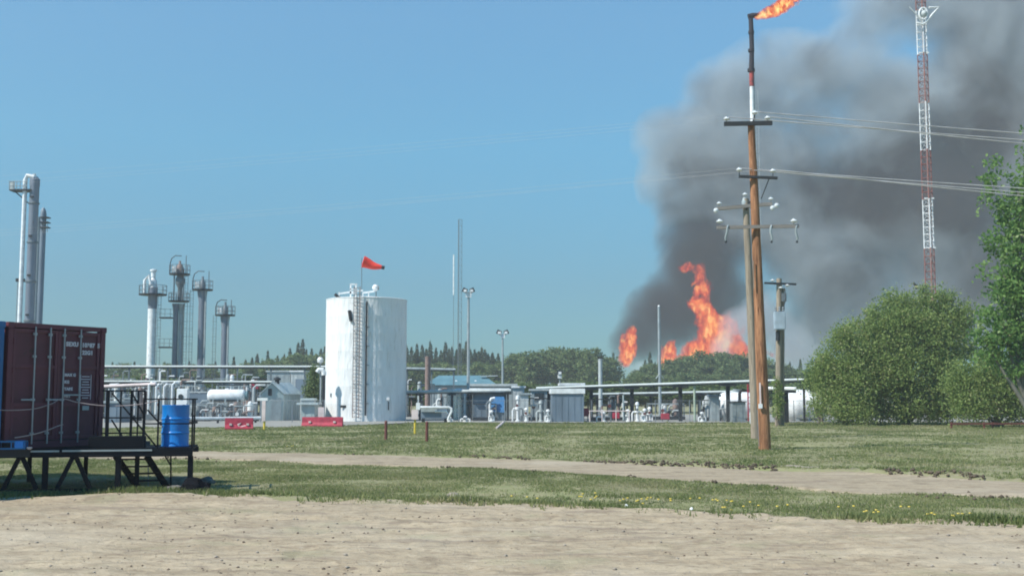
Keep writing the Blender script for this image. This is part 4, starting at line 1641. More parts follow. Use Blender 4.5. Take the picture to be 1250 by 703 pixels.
def simple_building(name, label, cat, px0, px1, top, Yb, depth, wall, roof, overhang=.15, roof_t=.18, door=None, windows=()):
    a, b = at(px0, top, Yb), at(px1, top, Yb)
    t_ = thing(name, ((a.x + b.x) / 2, Yb + depth / 2, 0), label, cat)
    w_ = b.x - a.x
    walls = MB()
    walls.box((0, 0, a.z / 2), (w_, depth, a.z))
    wo_ = walls.build('wall', wall, t_, local=True)
    MB().box((0, 0, a.z + roof_t / 2 + .003), (w_ + overhang * 2, depth + overhang * 2, roof_t)).build('roof', roof, t_, local=True, bevel=.02)
    n_ = int(w_ / .45)
    for i in range(n_):
        MB().box((-w_ / 2 + (i + .5) * w_ / n_, -depth / 2 - .012, a.z / 2), (.05, .03, a.z - .06)).build('rib', wall, wo_, local=True)
    for (q0, z0, q1, z1, kind_, mt) in windows:
        MB().box((q0 + (q1 - q0) / 2, -depth / 2 - .03, (z0 + z1) / 2), (q1 - q0, .05, z1 - z0)).build(kind_, mt, wo_, local=True)
    return t_


# grey-blue duct box and the horizontal vessel
db = at(244, 515, 108)
t = thing('cooler_box', (db.x, 108, 0), 'flat grey cooler box on legs between the cabinet and the horizontal vessel', 'cooler')
zc = at(0, 486, 108).z
MB().box((db.x, 109, zc), (2.1, 2.2, .95)).build('box', M['bluegrey'], t, bevel=.03)
MB().box((db.x, 109, zc + .58), (2.3, 2.3, .12)).build('top_frame', M['offwhite'], t)
for s in (-.95, .95):
    for s2 in (-.9, .9):
        MB().box((db.x + s, 109 + s2, (zc - .48) / 2), (.13, .13, zc - .48)).build('leg', M['lgrey'], t)
for s in (-.5, 0, .5):
    MB().lathe((db.x + s * 1.2, 109, zc + .64), [(.28, 0), (.3, .2), (.26, .2)], 12).build('fan_ring', M['grey'], t)

vy = 104
v0, v1 = at(257, 483, vy), at(297, 483, vy)
ves = thing('horizontal_vessel', ((v0.x + v1.x) / 2, vy, 0), 'white horizontal pressure vessel on steel legs left of the gabled shed', 'vessel')
r_ = 7.8 * mpp(vy)
Lh = (v1.x - v0.x) / 2
MB().lathe((0, 0, v0.z), [(.05, -Lh - r_ * .5), (r_ * .6, -Lh - r_ * .38), (r_ * .92, -Lh - r_ * .15), (r_, -Lh), (r_, Lh), (r_ * .92, Lh + r_ * .15), (r_ * .6, Lh + r_ * .38), (.05, Lh + r_ * .5)], 24, axis='X').build('shell', M['white'], ves, local=True, smooth=50)
for x in (-Lh * .75, 0, Lh * .75):
    for y in (-.5, .5):
        MB().box((x, y, (v0.z - r_ * .6) / 2), (.14, .14, v0.z - r_ * .6)).build('leg', M['lgrey'], ves, local=True)
MB().beam((-Lh, -.5, 1.0), (Lh, -.5, 1.0), .1, .12).build('cross_beam', M['dark'], ves, local=True)
MB().box((0, 0, v0.z - r_ * .75), (Lh * 1.8, 1.1, .16)).build('skid_beam', M['dark'], ves, local=True)
for x in (-.9, .4, 1.1):
    MB().rod((x, 0, v0.z + r_ * .9), (x, 0, v0.z + r_ + .35), .09).build('nozzle', M['lgrey'], ves, local=True)
MB().beam((-1.2, 0, v0.z + r_ + .38), (1.4, 0, v0.z + r_ + .38), .15, .1).build('top_pipe', M['dark'], ves, local=True)
MB().lathe((Lh + r_ * .5 + .05, 0, v0.z), [(.42, -.06), (.42, .06)], 16, axis='X').build('manway', M['teal'], ves, local=True)
MB().tube([(Lh + .95, -.1, v0.z - 1.2), (Lh + .95, -.1, v0.z + .7), (Lh + 1.2, -.1, v0.z + .95), (Lh + 2.0, -.1, v0.z + .95)], .1, 8).build('riser_pipe', M['offwhite'], ves, local=True)

# low pipe just above the ground in front of the vessel
pl = thing('ground_pipe', (at(262, 513, 90).x, 90, 0), 'long white pipe lying low over the gravel left of the red barriers', 'pipe')
MB().tube([at(215, 510.5, 88), at(262, 510.5, 90), at(318, 510, 92)], .12, 10).build('pipe', M['white'], pl)
for px in (222, 240, 266, 292, 312):
    Yp = 88 + (px - 215) / 103 * 4
    p = at(px, 512, Yp)
    MB().box((p.x, Yp, p.z / 2 - .05), (.15, .15, p.z)).build('support', M['dark'], pl)


def skid(px, Yk, w, label, seed, top=None):
    """small process skid: frame, pipes, valves"""
    rr_ = random.Random(seed)
    b_ = at(px, 500, Yk)
    t_ = thing('process_skid', (b_.x, Yk, 0), label, 'process equipment')
    MB().box((0, 0, .15), (w, 1.4, .3)).build('base', M['dark'], t_, local=True)
    mats = [M['lgrey'], M['offwhite'], M['grey'], M['white'], M['brown']]
    hh = top or 2.2
    for k_ in range(int(w * 2.0)):
        x = -w / 2 + .2 + rr_.random() * (w - .4)
        y = rr_.uniform(-.6, .5)
        h_ = rr_.uniform(.45, 1) * hh
        MB().tube([(x, y, .3), (x, y, h_ - .15), (x + .12, y, h_), (x + rr_.uniform(.3, .9), y, h_)], rr_.uniform(.045, .1), 7).build('pipe', rr_.choice(mats), t_, local=True)
        if rr_.random() < .7:
            MB().lathe((x, y - .12, h_ * .6), [(.16, -.03), (.16, .03)], 10, axis='Y').build('valve_wheel', rr_.choice([M['rust'], M['dark'], M['white'], M['dark']]), t_, local=True)
    for k_ in range(max(1, int(w * .6))):
        x = -w / 2 + .4 + rr_.random() * (w - .8)
        h_ = rr_.uniform(.5, .85) * hh
        MB().lathe((x, .2, .3), [(.25, 0), (.25, h_ - .2), (.18, h_), (.03, h_ + .08)], 12).build('pot', rr_.choice(mats), t_, local=True)
    MB().beam((-w / 2, -.3, hh * .8), (w / 2, -.3, hh * .8), .1, .1).build('frame_beam', rr_.choice([M['dark'], M['lgrey']]), t_, local=True)
    for s in (-1, 1):
        MB().box((s * (w / 2 - .05), -.3, hh * .4 + .1), (.1, .1, hh * .8 - .2)).build('frame_post', M['grey'], t_, local=True)
    return t_


skid(140, 125, 4.5, 'cluttered pipework skid behind the stair rails, nearest the maroon container', 1, 5.0)
skid(166, 128, 4.0, 'pipework skid standing below the base of the white column', 2, 4.8)
skid(205, 132, 4.5, 'pipework skid below the tallest ring-platform column', 3, 5.4)
skid(238, 130, 4.0, 'pipework skid below the slim middle column', 4, 5.2)
skid(272, 134, 4.5, 'pipework skid behind the white horizontal vessel', 5, 5.2)
skid(306, 126, 3.6, 'dark pipework skid just left of the gabled shed', 6, 5.0)
skid(184, 112, 3.4, 'dark pipework skid directly behind the bank of upright white pipes', 21, 3.8)
skid(232, 113, 3.2, 'pipework skid behind the flat grey cooler box', 22, 3.9)
skid(288, 112, 3.4, 'pipework skid behind the right end of the horizontal vessel', 23, 3.9)
skid(149, 113, 3.2, 'pipework skid above the stair rails under the second pipe rack', 24, 4.0)
skid(282, 99.5, 2.4, 'low manifold skid beneath the right end of the horizontal vessel', 25, 1.5)
skid(240, 98, 2.2, 'low manifold skid right of the small white cabinet', 26, 1.7)
skid(592, 99.6, 2.0, 'small pump skid left of the blue tarpaulin', 27, 1.8)
skid(651, 100, 2.4, 'pump skid between the valve assemblies and the grey block building', 28, 2.4)
skid(742, 101, 3.0, 'pump skid behind the pink rail under the pipe rack', 29, 2.3)
skid(812, 104, 3.4, 'pump skid under the pipe rack right of the white valve cluster', 30, 1.8)
skid(866, 100, 1.8, 'slim pump skid left of the left white vessel', 31, 2.2)
skid(152, 99, 2.6, 'small pipework skid seen through the stair rails', 7, 2.4)
skid(262, 100, 2.6, 'low valve skid beneath the left end of the horizontal vessel', 8, 1.6)
skid(300, 98, 2.0, 'low valve skid behind the left red barrier', 9, 1.6)
skid(512, 120, 3.2, 'pipework skid just right of the white tank, behind the brown stack', 10, 4.2)
skid(540, 114, 3.2, 'pipework skid between the brown stack and the domed tank', 11, 3.0)

# grey buildings far back left
simple_building('control_building', 'long pale grey flat building behind the gabled shed roof', 'building', 326, 354, 454, 140, 5, M['lgrey'], M['offwhite'], windows=((-1.0, 2.2, -.2, 3.2, 'window', M['glass']),))
simple_building('plant_building', 'pale building with a dark opening between the shed and the small tree', 'building', 355, 371, 454, 138, 4, M['offwhite'], M['white'], windows=((-.2, 2.0, .7, 4.2, 'doorway', M['bluegrey']),))
simple_building('plant_building', 'blue-grey cladded building behind the stair rails', 'building', 128, 147, 492, 92, 3, M['bluegrey'], M['lgrey'])
simple_building('plant_building', 'wide low grey building behind the column bases', 'building', 225, 300, 468, 145, 6, M['grey'], M['lgrey'])

# gabled shed (front gable faces the camera's left)
shY = 99
A = at(318.5, 512.5, shY)
A.z = 0
B = at(345.5, 512.5, shY + .6)
B.z = 0
Cc = at(366, 512.5, shY + 4.2)
Cc.z = 0
Dd = A + (Cc - B)
ze = at(0, 480, shY).z
zr = at(0, 467.5, shY + .3).z
shed = thing('gabled_shed', (A + Cc) / 2, 'pale green gabled metal shed with a roof vent, left of the white tank', 'shed')
g = MB()
Am, Dm = (A + B) / 2, (Cc + Dd) / 2
U = lambda p, z: Vector((p.x, p.y, z))
V_ = [A, B, Cc, Dd, U(A, ze), U(B, ze), U(Cc, ze), U(Dd, ze), U(Am, zr), U(Dm, zr)]
g.add(V_, [(0, 1, 5, 8, 4), (1, 2, 6, 5), (2, 3, 7, 9, 6), (3, 0, 4, 7), (3, 2, 1, 0), (4, 8, 9, 7), (8, 5, 6, 9)])
sw = g.build('wall', M['shed'], shed, smooth=0)
dirf = (B - A).normalized()
dird = (Cc - B).normalized()
nf = Vector((dirf.y, -dirf.x, 0))
for s, (e0, e1) in enumerate(((A, Dd), (B, Cc))):
    p0, p1 = U(e0, ze), U(e1, ze)
    r0, r1 = U(Am, zr), U(Dm, zr)
    out_ = (p0 - r0).normalized() * .18
    th = Vector((0, 0, .07))
    q = [p0 + out_ - dird * .15, p1 + out_ + dird * .15, r1 + dird * .15, r0 - dird * .15]
    q = [x + Vector((0, 0, .02)) for x in q]
    g = MB()
    g.add(q + [x + th for x in q], [(0, 1, 2, 3), (4, 5, 6, 7), (0, 1, 5, 4), (1, 2, 6, 5), (2, 3, 7, 6), (3, 0, 4, 7)])
    g.build('roof', M['roof'], shed, smooth=0)
wpos = A.lerp(B, .38) + nf * .03
MB().beam(U(wpos, 2.15), U(wpos, 2.75), .32, .05).build('vent_louvre', M['dark'], sw)
dpos = A.lerp(B, .68)
MB().add([dpos + nf * .03 - dirf * .42, dpos + nf * .03 + dirf * .42, U(dpos + nf * .03 + dirf * .42, 2.0), U(dpos + nf * .03 - dirf * .42, 2.0),
          dpos + nf * .0 - dirf * .42, dpos + nf * .0 + dirf * .42, U(dpos + dirf * .42, 2.0), U(dpos - dirf * .42, 2.0)],
         [(0, 1, 2, 3), (4, 5, 6, 7), (0, 1, 5, 4), (1, 2, 6, 5), (2, 3, 7, 6), (3, 0, 4, 7)]).build('door', M['lgrey'], sw, smooth=0)
for i in range(1, 7):
    p = B + dird * ((Cc - B).length * i / 7) + Vector((dird.y, -dird.x, 0)) * .01
    MB().beam(U(p, .02), U(p, ze - .05), .05, .05).build('rib', M['shed'], sw)
vz = zr + .1
MB().lathe(U(Am.lerp(Dm, .25), zr - .05), [(.2, 0), (.2, .3), (.33, .35), (.3, .5), (.05, .62)], 12).build('roof_vent', M['dark'], shed)

sb = simple_building('small_shed', 'low flat-roofed shed beside the white tank, behind the right red barrier', 'shed', 368, 384, 494, 96, 2.0, M['shed'], M['roof'], overhang=.35)
simple_building('small_shed', 'taller narrow cabinet shed behind the low flat-roofed one', 'shed', 368, 383, 488.5, 99.5, 1.2, M['lgrey'], M['roof'], overhang=.08)
cb = at(392.5, 513, 94.5)
t = thing('junction_cabinet', (cb.x, 94.5, 0), 'cream cabinet against the left side of the white tank', 'cabinet')
MB().box((0, 0, .65), (.5, .4, 1.1)).build('box', M['pinkwhite'], t, local=True, bevel=.03)
MB().box((0, 0, .05), (.55, .45, .1)).build('plinth', M['grey'], t, local=True)
vp = at(394.5, 513, 96.3)
t = thing('vent_pipe', (vp.x, vp.y, 0), 'dark vertical vent pipe with a white hooded top beside the white tank', 'pipe')
zt = at(0, 455, 96.3).z
MB().tube([(0, 0, 0), (0, 0, zt - .2)], .14, 10).build('pipe', M['dark'], t, local=True)
MB().tube([(0, 0, zt - .2), (0, 0, zt), (-.12, 0, zt + .25), (-.4, 0, zt + .28), (-.55, 0, zt + .05)], .2, 10).build('hood', M['white'], t, local=True)
MB().rod((-.25, .1, 0), (-.25, .1, zt), .05).build('riser', M['offwhite'], t, local=True)
vp = at(390, 513, 103)
t = thing('yard_lamp', (vp.x, vp.y, 0), 'small white dish lamp on a post above the little tree', 'lamp')
zt = at(0, 440, 103).z
MB().rod((0, 0, 0), (0, 0, zt), .05).build('post', M['grey'], t, local=True)
MB().lathe((0, -.1, zt), [(.05, -.3), (.25, -.15), (.28, .1), (.15, .3)], 12).build('lamp_head', M['white'], t, local=True)


# red barriers
def barrier(px0, px1, ybase, label, rz, hgt, mark=False):
    c_ = gnd((px0 + px1) / 2, ybase)
    L_ = (px1 - px0) * mpp(c_.y) / math.cos(rz)
    t_ = thing('barrier', (c_.x, c_.y, 0), label, 'barrier', 'red barriers at the edge of the plant yard', rz)
    prof_ = [(-.30, 0), (.30, 0), (.30, .10), (.16, .30), (.10, hgt), (-.10, hgt), (-.16, .30), (-.30, .10)]
    vs = [(-L_ / 2, y, z) for y, z in prof_] + [(L_ / 2, y, z) for y, z in prof_]
    n_ = len(prof_)
    fs = [(i, (i + 1) % n_, n_ + (i + 1) % n_, n_ + i) for i in range(n_)] + [tuple(range(n_)), tuple(range(2 * n_ - 1, n_ - 1, -1))]
    MB().add(vs, fs).build('body', M['red'], t_, local=True, smooth=0, bevel=.02)
    for x in (-L_ * .3, L_ * .3):
        MB().box((x, -.2, .32), (.16, .16, .12)).build('lifting_slot', M['pinkwhite'], t_, local=True)
    if mark:
        MB().tube([(-.1, -.2, .30), (.1, -.17, .42), (-.05, -.2, .22), (.12, -.22, .17), (.4, -.2, .24)], .03, 6).build('painted_mark', M['white'], t_, local=True)
    return t_


barrier(275.5, 308, 524, 'left red barrier with a white painted squiggle, at the yard edge', R(14), .72, True)
barrier(369, 418.5, 520.5, 'longer red barrier in front of the base of the white tank', R(0), .66)


# marker posts
def marker(px, top, base, mat, label, head=None, w=.07, hm=None, name='marker_post'):
    b_ = gnd(px, base)
    gz_ = H(b_.x, b_.y)
    t_ = thing(name, (b_.x, b_.y, gz_), label, 'marker post')
    zt_ = at(px, top, b_.y).z
    MB().rod((b_.x, b_.y, gz_ - .05), (b_.x, b_.y, zt_), w, 10).build('post', mat, t_)
    MB().lathe((b_.x, b_.y, zt_), [(w, 0), (w * .8, w * .5), (w * .2, w * .8)], 10).build('cap', hm or mat, t_)
    if head:
        for (k_, x0, y0, x1, y1, mt) in head:
            a_, b2 = at(x0, y0, b_.y - .1), at(x1, y1, b_.y - .1)
            MB().box(((a_.x + b2.x) / 2, b_.y - .1, (a_.z + b2.z) / 2), (abs(b2.x - a_.x), .06, abs(b2.z - a_.z))).build(k_, mt, t_, bevel=.01)
    return t_


marker(471, 514.5, 537, M['rust'], 'left rust-brown marker post in the grass right of the white tank')
marker(521, 515.5, 539, M['rust'], 'right rust-brown marker post in the grass beside the yellow post')
marker(506.5, 505, 531, M['yellow'], 'yellow marker post with a pinkish sign, between the two brown posts', head=[('sign', 502.5, 500, 510.5, 512, M['pinkwhite']), ('sign_top', 508, 491.5, 513, 500, M['white'])], w=.06)
marker(322.5, 512, 525, M['yellow'], 'yellow marker post with a pinkish upper sleeve right of the left barrier', head=[('sleeve', 320, 489, 324, 514, M['pinkwhite']), ('cap_sign', 314, 485.5, 327, 489, M['white'])], w=.07)
marker(917.5, 505, 533, M['rust'], 'thin red marker post with white sign in front of the grey pole', head=[('sign', 915, 503, 919, 517, M['white']), ('arm', 917, 511, 921, 513, M['white'])], w=.045)
marker(1027, 499, 514.5, M['white'], 'short white post at the left foot of the big bushes')
marker(977.5, 497, 513, M['dark'], 'short dark post in front of the right white vessel', w=.12)
marker(988, 503, 514, M['pinkwhite'], 'short pale post right of the dark one by the white vessel', w=.09)

# ------------------------------------------------------------------ plant right of the tank
posts_and_beam('pipe_rack', 'high pipe rack just right of the white tank, behind the brown stack', 'pipe rack', 118, ((488, 449.5), (556, 451)), (497, 527, 554), M['lgrey'], M['grey'], .12, (.13,), cap=False)
posts_and_beam('pipe_rack', 'pale pipe rack in front of the domed tank', 'pipe rack', (102, 100), ((490, 478.5), (624, 476.5)), (513, 552, 575.5, 620), M['offwhite'], M['dark'], .16, (.14, .10), cap=True)
# teal roofed building
ty = 125
A = at(520, 470, ty)
B = at(604, 472, ty)
t = thing('teal_roof_building', ((A.x + B.x) / 2, ty + 3, 0), 'low building with a shallow teal gabled roof right of the brown stack', 'building')
w_ = B.x - A.x
MB().box((0, 0, A.z / 2 - .01), (w_, 6, A.z - .02)).build('wall', M['lgrey'], t, local=True, smooth=0)
zp_ = at(575, 457.5, ty).z
g = MB()
vs = [(-w_ / 2 - .3, -3.3, A.z), (w_ / 2 + .3, -3.3, A.z), (w_ / 2 - 1.2, 0, zp_), (-w_ / 2 + 1.2, 0, zp_), (-w_ / 2 - .3, 3.3, A.z), (w_ / 2 + .3, 3.3, A.z)]
g.add(vs, [(0, 1, 2, 3), (4, 3, 2, 5), (0, 3, 4), (1, 5, 2), (0, 4, 5, 1)])
rf_ = g.build('roof', M['teal'], t, local=True, smooth=0)
for px in (556, 580):
    p = at(px, 466, ty - 1) - Vector((t.location.x, t.location.y, 0))
    MB().lathe((p.x, -1.8, p.z - .35), [(.2, 0), (.28, .3), (.1, .55)], 10).build('roof_vent', M['white'], rf_, local=True)
MB().beam((w_ / 2 - 1.6, -1, zp_ - .1), (w_ / 2 + .3, -1, zp_ - .05), .5, .1).build('ridge_flashing', M['offwhite'], rf_, local=True)

# shiny vertical tank and box beside it
ty = 104
c_ = at(560, 500, ty)
t = thing('short_tank', (c_.x, ty, 0), 'short shiny galvanised tank in front of the teal-roofed building', 'tank')
r_ = 15 * mpp(ty)
zt = at(0, 480, ty).z
MB().lathe((0, 0, 0), [(r_, 0), (r_, zt), (r_ * .7, zt + .3), (.05, zt + .45)], 32).build('shell', mk('shiny_cladding', (.55, .57, .57), .28, metal=.75), t, local=True)
MB().rod((r_ * .55, -r_ * .95, 0), (r_ * .55, -r_ * .95, zt + .2), .12).build('pipe', M['white'], t, local=True)
simple_building('compressor_building', 'grey-blue compressor building with a cream roof band right of the shiny tank', 'building', 577, 618, 478, 101, 5, M['bluegrey'], M['white'], overhang=.3, roof_t=.3)
simple_building('plant_building', 'pale canopy building above the compressor building', 'building', 574, 628, 471.5, 112, 6, M['lgrey'], M['offwhite'], overhang=.3, roof_t=.25)
bt = at(607, 495, 99.8)
t = thing('blue_cover', (bt.x, 99.8, 0), 'bright blue tarpaulin covered unit against the grey-blue compressor building', 'cover')
g = MB()
w_ = 9 * mpp(99.8)
zt = at(0, 484, 99.8).z
g.add([(-w_, -.4, .8), (w_, -.4, .7), (w_ * 1.05, -.1, zt * .8), (w_ * .9, .1, zt), (-w_ * .55, .1, zt), (-w_ * .9, -.1, zt * .7), (-w_, .5, .8), (w_, .5, .7), (w_ * .9, .5, zt), (-w_ * .55, .5, zt), (-w_ * .9, .5, zt * .7)],
      [(0, 1, 2, 5), (5, 2, 3, 4), (0, 5, 10, 6), (5, 4, 9, 10), (1, 7, 8, 3, 2), (4, 3, 8, 9), (6, 10, 9, 8, 7), (0, 6, 7, 1)])
g.build('tarpaulin', M['mixblue'], t, local=True, smooth=60)
MB().box((0, .05, .4), (w_ * 1.8, .7, .8)).build('base', M['grey'], t, local=True)
MB().tube([(-w_ * 1.0, -.5, .3), (-w_ * 1.0, -.5, 1.5), (-w_ * .8, -.5, 1.9), (-w_ * .3, -.5, 1.95)], .12, 8).build('pipe', M['white'], t, local=True)

# grey low tank skid + bent pipe near the yellow post
t = thing('metering_skid', (at(530, 512, 93).x, 93, 0), 'grey metering skid behind the yellow post, with a white pipe over it', 'skid')
a, b = at(512, 508, 93), at(545, 508, 93)
MB().box((0, .6, .75), (b.x - a.x, 1.1, .9)).build('housing', M['bluegrey'], t, local=True, bevel=.04)
MB().box((-.4, 0, 1.0), (1.3, .3, .3)).build('panel', M['lgrey'], t, local=True)
for s in (-.9, .9):
    MB().box((s, .3, .15), (.2, .8, .3)).build('foot', M['dark'], t, local=True)
P0 = Vector((t.location.x, 93, 0))
MB().tube([at(513, 497, 92.5) - P0, at(548, 497, 92.5) - P0, at(551, 498.5, 92.5) - P0, at(551.5, 502, 92.5) - P0, at(548, 509, 92.5) - P0, at(547, 512.5, 92.5) - P0], .1, 9).build('pipe', M['white'], t, local=True)
MB().tube([at(531, 502, 92.7) - P0, at(545, 502, 92.7) - P0, at(546.5, 505, 92.7) - P0], .08, 8).build('pipe', M['white'], t, local=True)


def wellhead(px, top, Yw, label, seed, cat='valve assembly', mat=None, spread=.35):
    rr_ = random.Random(seed)
    b_ = at(px, 512, Yw)
    t_ = thing('valve_assembly', (b_.x, Yw, 0), label, cat)
    zt_ = at(px, top, Yw).z
    m_ = mat or M['white']
    MB().lathe((0, 0, 0), [(.22, 0), (.22, .1), (.12, .12), (.12, zt_ * .45), (.22, zt_ * .47), (.22, zt_ * .55), (.1, zt_ * .57), (.1, zt_ * .85), (.18, zt_ * .87), (.14, zt_), (.03, zt_ + .05)], 12).build('body', m_, t_, local=True)
    for s in (-1, 1):
        MB().tube([(0, -.05, zt_ * .5), (s * spread, -.05, zt_ * .5), (s * (spread + .08), -.05, zt_ * .42), (s * (spread + .08), -.05, 0)], .07, 8).build('side_pipe', m_ if rr_.random() < .7 else M['grey'], t_, local=True)
    MB().rod((-.02, -.1, zt_ * .6), (-.05, -.42, zt_ * .62), .03).build('stem', M['grey'], t_, local=True)
    MB().lathe((-.05, -.42, zt_ * .62), [(.11, -.012), (.12, .012)], 12, axis='Y').build('hand_wheel', rr_.choice([M['rust'], M['offwhite'], M['grey']]), t_, local=True)
    return t_


wellhead(632, 483, 97, 'tall white valve assembly, first one right of the compressor building', 1)
wellhead(642.5, 498, 97, 'squat white valve assembly beside the tall one', 2)
wellhead(660, 489, 96, 'pale valve assembly with a wide body left of the grey block building', 3, mat=M['offwhite'], spread=.25)
wellhead(669, 500, 95, 'small white valve at the left foot of the grey block building', 4, spread=.12)
wellhead(737, 503, 96, 'low white valve cluster inside the pink rail right of the grey block', 5, spread=.5)
wellhead(766.5, 500, 96, 'single white upright valve just left of the third dark rack post', 6, spread=.12)
wellhead(778, 491, 97, 'tallest white valve assembly right of the third dark rack post', 7)
wellhead(787, 499, 97, 'white valve assembly in the middle of the cluster by the pipe rack', 8, spread=.2)
wellhead(793, 497, 98, 'rightmost white valve assembly of the cluster by the pipe rack', 9, spread=.15)
wellhead(857, 503, 96, 'short white valve assembly left of the white sphere-ended vessel', 10, spread=.2)
wellhead(549, 509, 96, 'low white valve right of the metering skid', 11, spread=.15)
wellhead(568, 508, 96, 'small white valve in front of the shiny tank', 12, spread=.3)
wellhead(600, 501, 97, 'white valve in front of the blue tarpaulin', 13, spread=.12)
simple_building('equipment_cabinet', 'pale grey upright cabinet between two white valve assemblies', 'cabinet', 635, 645, 482, 99, 1, M['offwhite'], M['lgrey'])
simple_building('equipment_cabinet', 'grey frame-roofed hut behind the pale valve assembly', 'hut', 648, 668, 477, 103, 2.5, M['lgrey'], M['offwhite'], windows=((-.4, 1.7, .45, 2.4, 'window', M['glass']),))
simple_building('plant_building', 'small flat white-roofed hut left of the grey block building', 'hut', 626, 640, 473.5, 108, 3, M['offwhite'], M['white'])

# grey block building with white parapet
simple_building('block_building', 'dark grey windowless block building with white roof edge in mid yard', 'building', 674, 712.5, 480.5, 95, 4, M['bluegrey'], M['white'], overhang=.12, roof_t=.42)
simple_building('plant_building', 'white-topped building showing just above the grey block building', 'building', 684, 713, 470.5, 103, 3, M['offwhite'], M['white'], overhang=.1, roof_t=.22)

# main pipe rack with black posts
posts_and_beam('pipe_rack', 'long pale pipe rack on black posts in front of the treeline and fire', 'pipe rack', (104, 92), ((655, 473.5), (984, 463)), (669.5, 721.5, 771, 830, 888), M['lgrey'], M['dark'], .30, (.11, .09))
posts_and_beam('pipe_rack', 'rear lower pipe rack behind the long one, on dark posts', 'pipe rack', (118, 108), ((722, 481), (905, 477.5)), (729, 748, 794, 853), M['lgrey'], M['dark'], .28, (.11,))
posts_and_beam('pipe_rack', 'short pipe rack right of the poles above the right white vessel', 'pipe rack', (92, 91), ((938, 474), (972, 474.5)), (958.5,), M['white'], M['dark'], .34, (.14,))
t = thing('standing_pipe', (at(848, 500, 97).x, 97, 0), 'pale green vertical pipe in front of the pipe rack', 'pipe')
MB().lathe((0, 0, 0), [(.1, 0), (.1, at(0, 469, 97).z), (.16, at(0, 469, 97).z), (.16, at(0, 467, 97).z)], 12).build('shaft', mk('pale_green_pipe', (.36, .44, .34), .5), t, local=True)
MB().lathe((0, 0, 0), [(.2, 0), (.2, .08)], 12).build('flange', M['grey'], t, local=True)
t = thing('standing_pipe', (at(761, 500, 99).x, 99, 0), 'thin pale teal pipe between the second and third dark rack posts', 'pipe')
MB().lathe((0, 0, 0), [(.07, 0), (.07, at(0, 482, 99).z)], 10).build('shaft', M['shed'], t, local=True)
MB().lathe((0, 0, 0), [(.15, 0), (.15, .08)], 12).build('flange', M['grey'], t, local=True)
# service bridge right of the poles
t = thing('catwalk', (at(965, 480, 96).x, 96, 0), 'dark railed catwalk high between the poles and the bushes', 'catwalk')
a, b = at(944, 464.5, 96), at(984, 463.5, 96)
P0 = Vector((t.location.x, 96, 0))
MB().beam(a - P0, b - P0, .9, .12).build('deck', M['grey'], t, local=True)
for py in (458, 461):
    MB().beam(at(944, py, 95.6) - P0, at(984, py - .5, 95.6) - P0, .05, .05).build('rail', M['dark'], t, local=True)
for px in (946, 958, 971, 983):
    MB().beam(at(px, 464, 95.6) - P0, at(px, 458, 95.6) - P0, .05, .05).build('rail_post', M['dark'], t, local=True)
for px in (947, 981):
    p = at(px, 464.5, 96) - P0
    MB().box((p.x, 0, p.z / 2 - .05), (.16, .16, p.z - .1)).build('post', M['dark'], t, local=True)

# white vessels
def hvessel(pxa, pxb, pyc, rpx, Yv, label, rz=0.0):
    a_, b_ = at(pxa, pyc, Yv), at(pxb, pyc, Yv)
    t_ = thing('horizontal_vessel', ((a_.x + b_.x) / 2, Yv, 0), label, 'vessel', rz=rz)
    r__ = rpx * mpp(Yv)
    L_ = (b_.x - a_.x) / 2
    z_ = a_.z
    pr = [(.02, -L_)] + [(r__ * math.sin(q * PI / 12), -L_ + r__ * (1 - math.cos(q * PI / 12)) * .75) for q in range(1, 7)]
    pr2 = [(p_, -x_) for p_, x_ in reversed(pr)]
    MB().lathe((0, 0, z_), pr + pr2, 32, axis='X').build('shell', M['white'], t_, local=True, smooth=50)
    for x in (-L_ * .5, L_ * .5):
        MB().box((x, 0, (z_ - r__ * .7) / 2), (.3, r__ * 1.3, z_ - r__ * .7)).build('saddle', M['lgrey'], t_, local=True)
    MB().lathe((0, 0, z_ + r__ * .97), [(.25, 0), (.25, .18), (.3, .2), (.3, .28)], 14).build('manway', M['lgrey'], t_, local=True)
    return t_


hvessel(873, 925, 496, 17.5, 101, 'white pressure vessel left of the poles, partly behind a grey box')
hvessel(957, 1012, 495, 19.5, 100, 'white pressure vessel right of the poles, half hidden by small trees')
simple_building('equipment_cabinet', 'grey box unit standing before the left white vessel', 'cabinet', 894, 910, 491, 94, 1.2, mk('box_grey', (.22, .26, .27), .5), M['dark'], overhang=.1, roof_t=.08)
t = thing('exhaust_pipe', (at(903, 491, 95).x, 95, at(0, 490, 95).z), 'dark exhaust pipe rising from the grey box unit', 'pipe')
zt = at(0, 478, 95).z - t.location.z
MB().tube([(0, 0, 0), (0, 0, zt * .8), (.05, 0, zt), (.2, 0, zt + .15)], .13, 10).build('pipe', M['dark'], t, local=True)
MB().lathe((0, 0, 0), [(.18, 0), (.18, .06)], 12).build('flange', M['dark'], t, local=True)
simple_building('plant_building', 'grey-blue narrow panels between the rack and the left white vessel', 'cabinet', 868, 878, 484, 97, 1.2, M['lgrey'], M['bluegrey'])
t = thing('red_ladder_frame', (at(915.5, 500, 98).x, 98, 0), 'red steel frame beside the brown pole above the left vessel', 'frame')
zt = at(0, 468, 98).z
for s in (-.15, .15):
    MB().box((s, 0, zt / 2), (.1, .1, zt)).build('post', M['red'], t, local=True)
for z in np.arange(.5, zt, .5):
    MB().box((0, 0, float(z)), (.22, .06, .06)).build('rung', M['red'], t, local=True)


